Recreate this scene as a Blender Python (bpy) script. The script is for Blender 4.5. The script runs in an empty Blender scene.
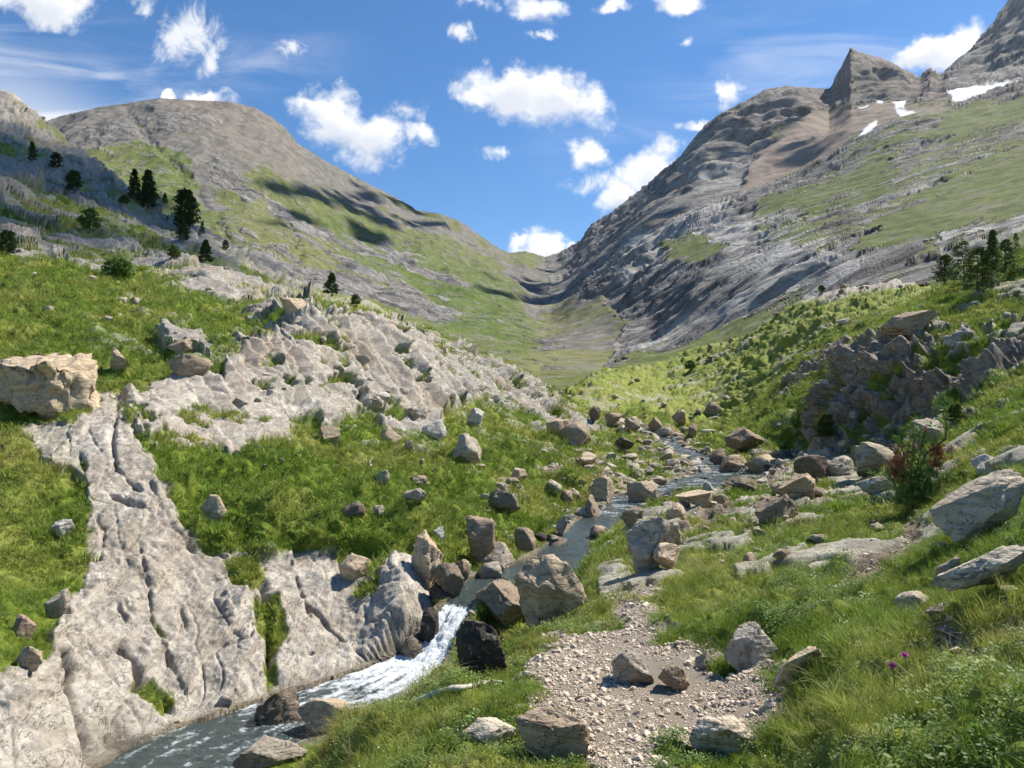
import bpy, math, random, time
import numpy as np
from mathutils import Vector
T0 = time.time()
random.seed(7)
RNG = np.random.default_rng(11)
F, CX, HOR, CAMZ = 760.0, 512.0, 420.0, 1.65
f32 = np.float32
SC = bpy.context.scene
COL = SC.collection

# ------------------------------------------------------------------ noise
_perm = np.random.default_rng(3).permutation(256).astype(np.int32)
_perm = np.concatenate([_perm, _perm, _perm])
_g = np.random.default_rng(4).normal(size=(256, 3)).astype(f32)
_g /= np.linalg.norm(_g, axis=1, keepdims=True)

def pnoise(x, y, z):
    xi = np.floor(x); yi = np.floor(y); zi = np.floor(z)
    fx = (x - xi).astype(f32); fy = (y - yi).astype(f32); fz = (z - zi).astype(f32)
    xi = xi.astype(np.int64).astype(np.int32) & 255; yi = yi.astype(np.int64).astype(np.int32) & 255; zi = zi.astype(np.int64).astype(np.int32) & 255
    u = fx*fx*fx*(fx*(fx*6-15)+10); v = fy*fy*fy*(fy*(fy*6-15)+10); w = fz*fz*fz*(fz*(fz*6-15)+10)
    out = 0
    for a in (0, 1):
        pa = _perm[(xi+a) & 255]; wa = u if a else 1-u
        for b in (0, 1):
            pb = _perm[pa + ((yi+b) & 255)]; wb = v if b else 1-v
            for c in (0, 1):
                g = _g[_perm[pb + ((zi+c) & 255)]]
                wc = w if c else 1-w
                out = out + wa*wb*wc*(g[:, 0]*(fx-a)+g[:, 1]*(fy-b)+g[:, 2]*(fz-c))
    return out * 1.5

def fbm(P, lam, octs=4, gain=.5, spacing=None, kind='f', seed=0.):
    """fractal noise, first wavelength lam (m); octaves too fine for the local mesh spacing fade out"""
    out = np.zeros(len(P), f32); a = 1.; l = lam
    for o in range(octs):
        k = 1./l
        n = pnoise(P[:, 0]*k+seed+o*17.3, P[:, 1]*k+o*5.1-seed, P[:, 2]*k+o*9.7)
        if kind == 'r': n = .5-np.abs(n)*3.2
        elif kind == 'b': n = np.abs(n)*3-1
        if spacing is not None: n = n*np.clip(l/(spacing*2.2)-1, 0, 1)
        out += a*n; a *= gain; l *= .49
    return out

def _hash(i, j, k):
    h = _perm[(_perm[(_perm[i & 255] + (j & 255)) & 255] + k) & 255]
    return h.astype(f32)/255.

def worley(s, t):
    """2D cells: F1, F2, three random values of the cell, offset from the cell's point"""
    si = np.floor(s).astype(np.int64).astype(np.int32); ti = np.floor(t).astype(np.int64).astype(np.int32)
    n = len(s); F1 = np.full(n, 9., f32); F2 = np.full(n, 9., f32)
    r1 = np.zeros(n, f32); r2 = np.zeros(n, f32); r3 = np.zeros(n, f32); dx = np.zeros(n, f32); dy = np.zeros(n, f32)
    for a in (-1, 0, 1):
        for b in (-1, 0, 1):
            ci = si+a; cj = ti+b
            px = ci + _hash(ci, cj, 1); py = cj + _hash(ci, cj, 2)
            ex = (s-px).astype(f32); ey = (t-py).astype(f32); d = np.sqrt(ex*ex+ey*ey)
            m = d < F1
            F2 = np.where(m, F1, np.minimum(F2, d))
            r1 = np.where(m, _hash(ci, cj, 3), r1); r2 = np.where(m, _hash(ci, cj, 4), r2); r3 = np.where(m, _hash(ci, cj, 5), r3)
            dx = np.where(m, ex, dx); dy = np.where(m, ey, dy)
            F1 = np.where(m, d, F1)
    return F1, F2, r1, r2, r3, dx, dy

def sst(a, b, x):
    t = np.clip((x-a)/(b-a), 0, 1); return t*t*(3-2*t)

def blocks(P, dirang, ls, lt, spacing, seed=0., zmix=.0):
    """broken bedrock: cells elongated along dirang (plan angle), each at its own height and tilt, cracks between"""
    c, s_ = math.cos(dirang), math.sin(dirang)
    X = P[:, 0]; Y = P[:, 1]; Z = P[:, 2]
    w1 = fbm(P, ls*2.5, 2, seed=seed+3)*.5
    s = (-X*s_+Y*c + Z*zmix)/ls + seed + w1; t = (X*c+Y*s_)/lt + w1*.6
    F1, F2, r1, r2, r3, dx, dy = worley(s, t)
    e = F2-F1
    h = ((r1-.5)*.9 + dx*(r2-.5)*1.6 + dy*(r3-.3)*1.2)*sst(-.02, .16, e) - .35*np.exp(-e*7.)
    return h*np.clip(ls/(spacing*2.5)-1, 0, 1), e

def beds(P, ang, lam, spacing, seed, warp=.5, zk=0., wl=4.):
    """stepped beds: gentle backs and sharp edges, repeated across direction ang"""
    c = (P[:, 0]*math.cos(ang)+P[:, 1]*math.sin(ang)+P[:, 2]*zk)/lam+fbm(P, lam*wl, 4, .55, seed=seed)*warp*.85
    k = np.floor(c); f = (c-k).astype(f32); a = _hash(k.astype(np.int64).astype(np.int32), 0, int(seed)+7)
    return f*(1-sst(.88, 1., f))*(.25+1.5*a*a)*np.clip(lam/(spacing*3)-1, 0, 1)

# ------------------------------------------------------------------ interpolation tables
def pchip(x, y, xq):
    x = np.asarray(x, float); y = np.asarray(y, float)
    h = np.diff(x); hh = h.reshape((-1,)+(1,)*(y.ndim-1)); d = np.diff(y, axis=0)/hh
    m = np.zeros_like(y)
    w1 = 2*hh[1:]+hh[:-1]; w2 = hh[1:]+2*hh[:-1]
    with np.errstate(divide='ignore', invalid='ignore'):
        mm = (w1+w2)/(w1/d[:-1]+w2/d[1:])
    m[1:-1] = np.where(d[:-1]*d[1:] > 0, mm, 0); m[0] = d[0]; m[-1] = d[-1]
    xq = np.clip(xq, x[0], x[-1])
    i = np.clip(np.searchsorted(x, xq)-1, 0, len(x)-2)
    t = ((xq-x[i])/h[i]).reshape((-1,)+(1,)*(y.ndim-1)); H = h[i].reshape(t.shape)
    return (2*t**3-3*t**2+1)*y[i] + (t**3-2*t**2+t)*H*m[i] + (-2*t**3+3*t**2)*y[i+1] + (t**3-t**2)*H*m[i+1]

def Z(y, z): return (y, HOR-F*(z-CAMZ)/y)
NEAR = {
 -350: [Z(1.2,-.5),Z(3.5,-1.2),Z(5.0,-2.1),(6.6,740),(8,650),(10,560),(12.5,480),(15,420),(18,380),(24,325),(32,290),(45,240),(60,200),(80,150),(110,100),(150,50),(200,10),(300,40)],
 -120: [Z(1.2,-.5),Z(3.5,-1.2),Z(5.0,-2.15),Z(6.0,-2.05),(6.9,760),(8,680),(10,590),(12.5,500),(15,435),(17,405),(20,360),(26,312),(34,280),(45,250),(60,220),(80,185),(110,145),(150,95),(200,50),(300,90)],
 0: [Z(1.2,-.4),Z(3.5,-1.2),Z(5.2,-2.15),Z(6.2,-2.05),(7,765),(8,690),(10,600),(12.5,510),(15,445),(17,418),(20,370),(26,322),(34,292),(45,262),(60,235),(80,203),(110,165),(150,125),(200,88),(300,130)],
 50: [Z(1.2,-.4),Z(3.5,-1.2),Z(5.2,-2.15),Z(6.4,-2.1),(7.3,768),(8.5,695),(10.5,605),(13,505),(16,432),(18,405),(22,352),(28,314),(36,288),(48,267),(64,243),(85,216),(110,190),(140,160),(185,125),(300,200)],
 100: [Z(1.2,-.3),Z(3.5,-1.),Z(5.2,-2.1),Z(7.,-2.1),(7.9,770),(9,700),(11,600),(13.5,500),(17,412),(19,396),(23,352),(30,314),(38,292),(50,273),(66,252),(85,230),(110,207),(140,182),(175,163),(300,250)],
 150: [Z(1.2,-.3),Z(3.5,-.9),Z(5.5,-2.),Z(7.5,-2.15),(8.6,745),(10,670),(12,570),(14.5,472),(16.5,428),(18,402),(21,375),(28,332),(36,305),(48,285),(64,264),(85,242),(110,224),(135,205),(165,232),(300,300)],
 200: [Z(1.2,-.2),Z(3.0,-.6),Z(4.5,-1.2),Z(6.5,-2.1),Z(8.2,-2.2),(9,740),(10.5,660),(12,590),(13.5,530),(15,482),(17,440),(19.5,404),(22,374),(28,336),(36,312),(48,292),(64,273),(85,256),(110,241),(130,230),(160,260),(300,320)],
 250: [Z(1.2,-.1),Z(3.0,-.5),Z(4.5,-1.1),Z(6,-1.9),Z(8.6,-2.2),(9.6,704),(11,640),(12.2,585),(13.2,550),(13.9,515),(15.5,480),(17.5,447),(20,415),(23,375),(26,348),(30,332),(40,313),(55,299),(80,283),(110,269),(140,257),(170,285),(300,340)],
 300: [Z(1.2,-.1),Z(3.0,-.35),Z(4.2,-.7),Z(5.2,-1.1),Z(6.5,-2.),Z(9,-2.2),(10,700),(11.5,630),(12.8,578),(13.5,556),(14.1,520),(16,492),(18,460),(21,428),(24,388),(27,348),(31,320),(38,313),(55,304),(80,297),(110,288),(150,279),(180,300),(300,350)],
 350: [Z(1.2,0),Z(3.,-.1),Z(4.2,-.3),(5.5,718),Z(6.3,-1.6),Z(7.5,-2.1),Z(10.2,-2.15),(10.9,668),(12,620),(13,578),(13.8,556),(14.4,522),(16.5,496),(19,464),(22,440),(25,412),(28,372),(31,337),(36,323),(50,313),(80,304),(110,297),(140,291),(180,310),(300,360)],
 400: [Z(1.2,0),Z(3.,0),Z(4.,-.1),(5,712),(6,697),Z(6.8,-1.6),Z(8.5,-2.05),Z(10.6,-2.05),(11.2,635),(11.8,600),(12.8,562),(13.8,545),(14.6,518),(16.5,500),(19,470),(22,446),(25,427),(28,405),(31,374),(34,347),(38,336),(50,328),(80,322),(110,318),(150,335),(300,370)],
 450: [Z(1.2,0),Z(3.,0),Z(4.5,-.1),(5.9,678),Z(6.6,-1.),Z(7.8,-1.9),Z(10.8,-2.05),Z(11.8,-1.8),Z(12.6,-1.5),Z(13.5,-1.4),(14.3,560),(15.5,530),(17.5,505),(20,477),(23,456),(27,436),(31,416),(36,386),(42,359),(50,348),(60,344),(90,362),(300,390)],
 500: [Z(1.2,0),Z(3.,.05),Z(4.5,0),(6,667),(7,650),Z(7.8,-1.2),Z(9,-1.7),Z(12.6,-1.5),Z(14,-1.45),Z(15,-1.4),(16,545),(17.5,520),(20,493),(23,471),(27,451),(32,431),(38,412),(45,389),(55,370),(63,363),(80,378),(300,400)],
 550: [Z(1.2,.02),Z(3.,.05),Z(4.5,0),(6,637),(7,622),(8,615),Z(8.8,-.8),Z(10,-1.3),Z(14.5,-1.35),Z(17,-1.3),Z(18.5,-1.25),(19.3,526),(21,505),(24,481),(28,460),(34,441),(42,426),(50,413),(58,397),(66,388),(85,400),(300,405)],
 600: [Z(1.2,.02),Z(3.,.05),Z(5,0),(7.5,601),(9,583),(11,570),(13,557),(15,545),Z(17,-1.2),Z(18.5,-1.25),Z(21,-1.15),(23,506),(24,491),(28,471),(34,456),(42,443),(50,436),(58,428),(66,417),(80,402),(100,387),(130,379),(180,373),(300,385)],
 650: [Z(1.2,.03),Z(3,.05),Z(5,0),(7,598),(8,580),(10,563),(13,545),(16,527),(19,513),Z(21.5,-.95),Z(24,-1.0),Z(27,-.95),(30,478),(34,466),(40,453),(50,439),(60,426),(75,413),(95,400),(120,388),(150,376),(190,367),(300,380)],
 700: [Z(1.2,.05),Z(3,.05),Z(4.5,0),(6,626),(8,577),(10,553),(13,531),(16,516),(19,506),(22,498),Z(25,-.85),Z(28,-.9),Z(30,-.8),(33,468),(36,460),(42,449),(50,440),(60,430),(75,415),(95,398),(125,378),(160,360),(200,348),(300,365)],
 750: [Z(1.2,.1),Z(3,.1),Z(4,.1),(5,652),(6.5,596),(8,568),(10,545),(13,521),(16,506),(20,491),(24,483),(28,477),(32,466),(37,451),(43,441),(50,430),(58,416),(68,401),(80,386),(100,370),(130,350),(165,334),(300,350)],
 800: [Z(1.2,.35),Z(3,.35),(4,682),(5.2,621),(7,575),(9,548),(12,520),(16,498),(21,481),(26,470),(31,462),(34,453),(36.5,442),(38,408),(42,396),(55,373),(75,351),(100,334),(130,318),(165,302),(300,330)],
 850: [Z(1.2,.6),(2.4,745),(3,700),(4,650),(5.5,596),(7.5,560),(10,531),(14,505),(19,485),(24,470),(27,461),(28,442),(29,400),(30.2,367),(33,354),(42,346),(55,335),(80,318),(110,303),(150,288),(300,320)],
 900: [Z(1.2,.7),(2.2,760),(3,690),(4,636),(5.5,586),(8,546),(11,515),(15,486),(19,466),(23,453),(26,440),(27.2,400),(28.4,348),(31,327),(38,319),(50,312),(70,305),(95,296),(130,284),(300,320)],
 950: [Z(1.2,.8),(2.0,765),(3,670),(4,614),(5.5,562),(8,520),(11,482),(15,448),(19,428),(23,414),(25.2,398),(26.2,372),(27.4,338),(31,318),(36,300),(42,287),(50,292),(100,290),(300,320)],
 1000: [Z(1.2,.9),(2.0,742),(3,642),(4,588),(5.5,538),(8,492),(11,448),(15,417),(19,396),(22,381),(23.6,358),(26,330),(31,300),(36,278),(42,263),(50,270),(100,280),(300,310)],
 1050: [Z(1.2,1.),(2,718),(3,612),(4,560),(5.5,512),(8,466),(11,426),(15,395),(19,370),(22,350),(25,322),(30,290),(36,260),(42,242),(50,248),(100,265),(300,300)],
 1150: [Z(1.2,1.1),(2,680),(3,582),(5,500),(8,432),(12,380),(18,332),(25,290),(36,240),(45,215),(100,235),(300,280)],
 1400: [Z(1.2,1.3),(2,600),(3,520),(5,440),(8,370),(12,320),(18,270),(25,230),(36,180),(45,155),(100,180),(300,240)],
}
FAR = {
 -350: [(60,420),(150,360),(400,260),(800,170),(1200,130),(1700,150),(5000,330)],
 -100: [(60,420),(150,350),(400,260),(800,185),(1200,140),(1600,150),(5000,330)],
 0: [(60,420),(150,335),(400,255),(800,185),(1200,131),(1600,150),(5000,330)],
 50: [(60,425),(150,340),(250,290),(400,240),(700,185),(1000,142),(1250,119),(1600,145),(5000,330)],
 100: [(60,430),(150,345),(250,295),(350,262),(600,208),(900,150),(1200,107),(1700,150),(5000,330)],
 150: [(60,430),(150,350),(250,305),(350,277),(550,232),(800,177),(1050,126),(1250,100),(1700,150),(5000,330)],
 200: [(60,435),(150,355),(250,318),(350,290),(550,243),(800,187),(1050,131),(1300,101),(1800,150),(5000,330)],
 250: [(60,435),(150,362),(230,332),(320,306),(450,276),(600,242),(850,192),(1100,141),(1350,107),(1800,160),(5000,330)],
 300: [(60,440),(150,368),(230,338),(320,314),(450,287),(650,250),(900,206),(1150,166),(1350,147),(1800,200),(5000,340)],
 350: [(60,440),(150,374),(230,346),(320,325),(450,301),(650,270),(900,236),(1150,200),(1400,174),(1800,220),(5000,340)],
 400: [(60,442),(150,382),(220,357),(300,338),(400,321),(550,300),(800,270),(1100,236),(1450,203),(1900,240),(5000,350)],
 450: [(60,442),(150,388),(220,366),(280,353),(380,338),(520,318),(750,290),(1100,252),(1600,219),(2000,250),(5000,350)],
 500: [(60,444),(150,392),(200,378),(260,364),(330,351),(450,335),(650,312),(900,290),(1300,265),(1800,247),(2300,270),(5000,350)],
 550: [(60,444),(150,396),(220,375),(300,360),(420,345),(600,328),(900,305),(1300,282),(1800,262),(2200,256),(2700,280),(5000,350)],
 600: [(60,444),(150,394),(220,376),(300,362),(400,346),(520,322),(620,304),(760,280),(1100,258),(1500,240),(2000,217),(2600,250),(5000,340)],
 650: [(60,440),(150,388),(230,369),(300,352),(390,336),(440,320),(520,288),(660,262),(900,235),(1300,208),(1900,183),(2500,220),(5000,320)],
 700: [(60,435),(150,370),(200,356),(250,346),(320,331),(370,308),(440,276),(600,245),(780,215),(900,204),(1050,212),(1300,180),(1800,132),(2300,170),(5000,300)],
 750: [(60,430),(140,352),(190,338),(240,326),(300,310),(350,282),(450,254),(600,225),(780,198),(900,190),(1050,196),(1450,150),(1900,98),(2400,140),(5000,280)],
 800: [(60,420),(140,330),(190,315),(230,304),(280,286),(350,255),(470,225),(620,200),(800,178),(930,170),(1100,176),(1500,130),(1900,87),(2400,120),(5000,260)],
 850: [(60,410),(130,312),(180,296),(210,284),(260,264),(350,235),(500,205),(700,170),(900,146),(1050,152),(1400,118),(1700,85),(1950,47),(2400,100),(5000,260)],
 900: [(60,390),(120,300),(160,286),(190,272),(250,250),(350,220),(500,185),(700,150),(950,117),(1100,122),(1500,98),(1950,67),(2400,110),(5000,240)],
 950: [(60,370),(110,292),(150,276),(190,258),(240,238),(350,205),(500,170),(700,135),(1000,102),(1120,104),(1400,90),(1700,80),(2200,66),(2700,90),(5000,200)],
 1000: [(60,350),(100,285),(150,262),(180,250),(250,220),(350,190),(500,155),(700,120),(1000,84),(1150,86),(1500,78),(1900,60),(2500,12),(3000,40),(5000,200)],
 1050: [(60,340),(100,275),(180,235),(250,205),(350,175),(500,138),(700,102),(1000,68),(1150,70),(1500,62),(1900,30),(2500,-45),(3000,0),(5000,150)],
 1150: [(60,320),(100,250),(180,205),(350,140),(700,70),(1000,35),(1500,20),(2500,-120),(5000,100)],
 1400: [(60,280),(100,200),(350,60),(700,0),(1000,-50),(1500,-90),(2500,-150),(5000,0)],
}
FAR_SIL = [(-350,130),(0,131),(43,122),(65,115),(100,107),(140,101),(160,98),(190,100),(216,101),(227,101),(240,104),(255,108),(271,117),(287,130),(297,143),(340,169),(400,200),(416,210),(440,214),(459,221),(478,234),(495,246),(510,253),(525,251),(545,257),(560,252),(572,246),(582,239),(592,224),(603,218),(620,207),(650,183),(670,165),(680,158),(690,145),(699,132),(705,125),(720,114),(737,105),(755,95),(770,88),(788,86),(804,87),(829,89),(835,80),(841,68),(851,47),(857,51),(865,53),(886,60),(900,67),(910,73),(920,77),(925,72),(930,68),(935,71),(940,74),(944,72),(957,60),(971,48),(982,36),(992,24),(1000,10),(1009,0),(1030,-30),(1080,-90),(1200,-160),(1400,-210)]
NEAR_SIL = [(-350,8),(-120,48),(0,88),(15,98),(25,107),(43,122),(80,150),(110,173),(137,197),(165,214),(205,229),(250,255),(290,275),(325,291),(360,300),(400,316),(425,328),(450,343),(500,362),(550,386)]

def table_fn(TAB, ymin, ymax, n=1400):
    cols = sorted(TAB); L = np.linspace(math.log(ymin), math.log(ymax), n)
    M = np.array([pchip([math.log(a) for a, b in TAB[c]], [b for a, b in TAB[c]], L) for c in cols])
    return np.array(cols, float), L, M

class Sheet:
    def __init__(s, TAB, ymin, ymax, u0, u1, ncol, nrow, sil, silrange, kln):
        cols, L, M = table_fn(TAB, ymin, ymax)
        s.px = np.linspace(u0, u1, ncol)
        PY = pchip(cols, M, s.px)                       # ncol x nL : image row of the bare slope
        # soften between columns
        k = np.exp(-np.linspace(-2, 2, 25)**2); k /= k.sum()
        pad = np.pad(PY, ((12, 12), (0, 0)), 'edge')
        PY = sum(pad[i:i+ncol]*k[i] for i in range(25))
        # bring the crest onto its surveyed line
        sx = np.array([a for a, b in sil], float); sy = np.array([b for a, b in sil], float)
        yc = np.exp(L)[np.where(L[None, :] > math.log(silrange[0]), PY, 1e9).argmin(1)]
        yc = np.convolve(np.pad(yc, 10, 'edge'), np.ones(21)/21, 'valid'); s.yc = yc
        a, b = silrange
        tgt = np.interp(s.px, sx, sy)
        win = (L > math.log(a))
        cur = PY[:, win].min(axis=1)
        d = np.where((s.px >= sx[0]) & (s.px <= sx[-1]), tgt-cur, 0)
        if sx[-1] < u1:
            d = d*(1-sst(sx[-1]-60, sx[-1], s.px))
        tt = np.clip((np.exp(L)[None, :]/yc[:, None]-.62)/(.34), 0, 1); PY = PY + d[:, None]*tt*tt*(3-2*tt)
        s.L, s.PY, s.u0, s.u1, s.ncol = L, PY, u0, u1, ncol
        # rows spread by how much picture they cover
        run = np.minimum.accumulate(PY, axis=1)
        vis = sst(14, 0, PY-run)*.93+.07
        dpy = np.abs(np.diff(PY, axis=1))*vis[:, 1:]
        dpy = np.where(PY[:, 1:] > 900, dpy*.05, dpy)
        dm = dpy + kln*np.diff(L)[None, :]*(.35+.65*vis[:, 1:])
        kk = np.exp(-np.linspace(-2, 2, 41)**2); kk /= kk.sum()
        pad = np.pad(dm, ((20, 20), (0, 0)), 'edge')
        dm = sum(pad[i:i+ncol]*kk[i] for i in range(41))
        cm = np.concatenate([np.zeros((ncol, 1)), np.cumsum(dm, axis=1)], axis=1)
        cm /= cm[:, -1:]
        q = np.linspace(0, 1, nrow)
        LY = np.empty((ncol, nrow)); PR = np.empty((ncol, nrow))
        for i in range(ncol):
            LY[i] = np.interp(q, cm[i], L); PR[i] = np.interp(LY[i], L, PY[i])
        Y = np.exp(LY); X = (s.px[:, None]-CX)/F*Y; Zz = CAMZ-(PR-HOR)*Y/F
        s.P = np.stack([X, Y, Zz], -1).astype(np.float64)
        s.nrow = nrow
    def normals(s, P):
        du = np.gradient(P, axis=0); dv = np.gradient(P, axis=1)
        n = np.cross(du, dv); n /= np.linalg.norm(n, axis=-1, keepdims=True)+1e-12
        return n
    def height(s, x, y):
        x = np.asarray(x, float); y = np.asarray(y, float)
        ci = np.clip((CX+F*x/y-s.u0)/(s.u1-s.u0)*(s.ncol-1), 0, s.ncol-1.001); li = np.clip((np.log(y)-s.L[0])/(s.L[-1]-s.L[0])*(len(s.L)-1), 0, len(s.L)-1.001)
        c0 = ci.astype(int); l0 = li.astype(int); a = ci-c0; b = li-l0
        v = (s.PY[c0, l0]*(1-a)+s.PY[c0+1, l0]*a)*(1-b)+(s.PY[c0, l0+1]*(1-a)+s.PY[c0+1, l0+1]*a)*b
        return CAMZ-(v-HOR)*y/F

near = Sheet(NEAR, 1.2, 300, -330, 1350, 1500, 980, NEAR_SIL, (62, 125), 95)
far = Sheet(FAR, 60, 5000, -330, 1350, 1450, 640, FAR_SIL, (1000, 1220), 70)
print('sheets', time.time()-T0)

def poly_sd(px, py, poly):
    """signed distance (px), positive inside"""
    P = np.array(poly, float); n = len(P)
    lo = P.min(0)-40; hi = P.max(0)+40
    out = np.full(px.shape, -40.)
    m = (px > lo[0]) & (px < hi[0]) & (py > lo[1]) & (py < hi[1])
    x = px[m]; y = py[m]; d = np.full(x.shape, 1e9); ins = np.zeros(x.shape, bool)
    for i in range(n):
        a = P[i]; b = P[(i+1) % n]; e = b-a; L2 = (e*e).sum()
        t = np.clip(((x-a[0])*e[0]+(y-a[1])*e[1])/L2, 0, 1)
        d = np.minimum(d, np.hypot(x-a[0]-t*e[0], y-a[1]-t*e[1]))
        c = ((a[1] > y) != (b[1] > y))
        with np.errstate(divide='ignore', invalid='ignore'):
            ins ^= c & (x < (b[0]-a[0])*(y-a[1])/(b[1]-a[1])+a[0])
    out[m] = np.where(ins, d, -d)
    return out

def line_d(px, py, pts):
    d = np.full(px.shape, 1e3)
    for (a, b) in zip(pts[:-1], pts[1:]):
        a = np.array(a, float); b = np.array(b, float); e = b-a; L2 = (e*e).sum()
        t = np.clip(((px-a[0])*e[0]+(py-a[1])*e[1])/L2, 0, 1)
        d = np.minimum(d, np.hypot(px-a[0]-t*e[0], py-a[1]-t*e[1]))
    return d

# ------------------------------------------------------------------ stream centre line (x, y, z, half width)
def fromz(px, py, z, hw):
    y = (CAMZ-z)*F/(py-HOR); return ((px-CX)/F*y, y, z, hw)
STREAM = [(-7.6,3.4,-2.06,.8),(-5.3,4.7,-2.04,.75), fromz(55,905,-2.02,.7), fromz(178,765,-2.0,.62), fromz(245,735,-2.0,.6), fromz(300,715,-2.0,.58), fromz(345,700,-1.99,.55),
          fromz(385,684,-1.97,.52), fromz(416,664,-1.9,.36), fromz(434,646,-1.74,.25), fromz(446,626,-1.52,.2), fromz(457,609,-1.34,.19), fromz(470,597,-1.25,.24), fromz(492,584,-1.23,.4),
          fromz(528,576,-1.21,.6), fromz(556,563,-1.19,.5), fromz(568,548,-1.08,.36), fromz(582,536,-.98,.36), fromz(592,527,-.95,.4), fromz(606,517,-.9,.45), fromz(628,508,-.86,.6), fromz(655,497,-.8,1.0),
          fromz(690,489,-.76,1.4), fromz(722,480,-.66,1.3), fromz(716,466,-.42,.8), fromz(694,456,-.2,.6), fromz(676,447,.05,.5), fromz(662,438,.42,.45), fromz(640,430,.9,.4), (9.3,64,1.65,.4)]
def resample(pts, step=.08):
    P = np.array(pts); d = np.r_[0, np.cumsum(np.hypot(*np.diff(P[:, :2], axis=0).T))]
    n = int(d[-1]/step); return pchip(d, P, np.linspace(0, d[-1], n))
SP = resample(STREAM, .07)
def stream_dist(x, y):
    """distance to the centre line, in half widths, and the water level there"""
    out = np.full(len(x), 9.); wz = np.zeros(len(x))
    S = SP
    idx = np.where((y < 75) & (x > -12) & (x < 14))[0]
    for c in range(0, len(idx), 20000):
        j = idx[c:c+20000]
        d2 = (x[j, None]-S[None, :, 0])**2+(y[j, None]-S[None, :, 1])**2
        k = d2.argmin(1); d = np.sqrt(d2[np.arange(len(j)), k])
        out[j] = d/S[k, 3]; wz[j] = S[k, 2]
    return out, wz

# ------------------------------------------------------------------ near terrain: what grows or lies where
SLAB = [(104,392),(128,398),(132,425),(155,455),(170,500),(176,524),(200,548),(240,556),(262,556),(300,556),(335,556),(352,578),(380,568),(395,545),(425,560),(440,600),(436,650),(372,690),(300,705),(250,720),(175,752),(150,775),(60,800),(-60,830),(-60,690),(0,676),(28,668),(58,652),(52,640),(62,610),(78,590),(86,545),(92,520),(84,480),(74,440),(84,415)]
SLAB2 = [(25,430),(60,426),(80,440),(88,480),(60,470),(44,462)]
OUTC = [(108,398),(135,385),(170,378),(205,372),(218,385),(236,345),(262,330),(288,314),(345,322),(400,318),(450,345),(510,366),(560,400),(607,434),(580,436),(545,430),(505,405),(478,398),(440,412),(432,438),(395,432),(372,404),(335,424),(290,438),(230,447),(170,441),(155,452),(130,425)]
HILLR = [[(-60,30),(0,84),(43,116),(100,160),(137,190),(205,226),(300,276),(330,290),(300,292),(230,256),(190,232),(137,206),(85,182),(45,160),(0,138),(-60,100)],
         [(-60,130),(0,156),(45,166),(85,188),(135,206),(166,220),(202,238),(230,256),(262,285),(300,300),(330,330),(290,312),(240,296),(202,274),(187,256),(157,236),(126,224),(101,213),(74,204),(45,195),(0,204),(-60,190)],
         [(-60,232),(0,229),(45,231),(74,227),(112,238),(157,256),(202,274),(262,304),(300,322),(250,318),(202,292),(175,278),(135,270),(101,268),(55,256),(0,246),(-60,250)],
         [(160,338),(200,330),(215,352),(210,378),(170,380),(165,355)],
         [(14,250),(40,258),(40,266),(18,262)]]
CLIFF = [(764,428),(778,412),(794,399),(831,385),(841,361),(865,341),(886,332),(927,327),(937,344),(941,368),(958,375),(982,361),(999,340),(1024,332),(1080,322),(1080,372),(1024,375),(985,388),(964,410),(937,423),(912,437),(896,450),(845,466),(812,458),(816,440),(800,435)]
CLIFF2 = [(718,390),(724,364),(740,372),(752,352),(790,344),(832,338),(858,340),(838,362),(800,386),(770,396),(745,396)]
CREST = [(770,300),(800,290),(830,286),(880,282),(932,277),(940,283),(920,289),(850,292),(790,308)]
PATH = [(602,800),(590,752),(562,724),(535,711),(528,667),(549,643),(590,633),(617,622),(613,602),(637,585),(658,585),(651,615),(675,640),(700,652),(725,662),(770,672),(780,698),(760,722),(735,740),(700,745),(668,750),(655,800)]
DIRT = [[(835,590),(850,570),(872,553),(900,545),(905,520),(925,520),(928,545),(905,560),(880,575),(860,592),(840,597)],
        [(545,470),(575,460),(600,456),(602,464),(575,470),(548,474)],
        [(770,455),(790,445),(800,455),(785,475),(770,490),(755,470)],
        [(895,628),(925,620),(960,635),(1000,655),(1000,662),(930,650)],
        [(640,560),(700,520),(730,500),(740,508),(700,535),(650,570)],
        [(640,446),(662,430),(690,440),(676,452)]]
CRACKS = [([(118,648),(133,662),(140,685),(158,702),(174,735)],4.5,.16),([(62,652),(66,690),(78,715),(84,740),(98,770)],4,.12),([(262,585),(268,620),(270,660),(276,690)],5,.2),
          ([(148,590),(152,620),(165,650),(176,680),(188,705)],2,.07),([(105,490),(120,500),(150,512),(168,510)],2,.07),([(118,405),(112,440),(116,470),(140,490)],3,.1),
          ([(100,560),(105,530),(96,520)],2.4,.08),([(180,612),(186,630)],2.2,.06),([(200,548),(215,556),(235,560)],1.8,.06),([(118,610),(130,632)],1.8,.05),([(150,482),(170,530),(200,560)],1.6,.05),
          ([(140,555),(148,590)],1.8,.05),([(210,650),(250,640),(262,600)],1.3,.04),([(300,600),(340,640),(370,660)],1.5,.05),([(290,560),(310,620)],1.5,.05),([(245,455),(235,470)],1,.03)]

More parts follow.
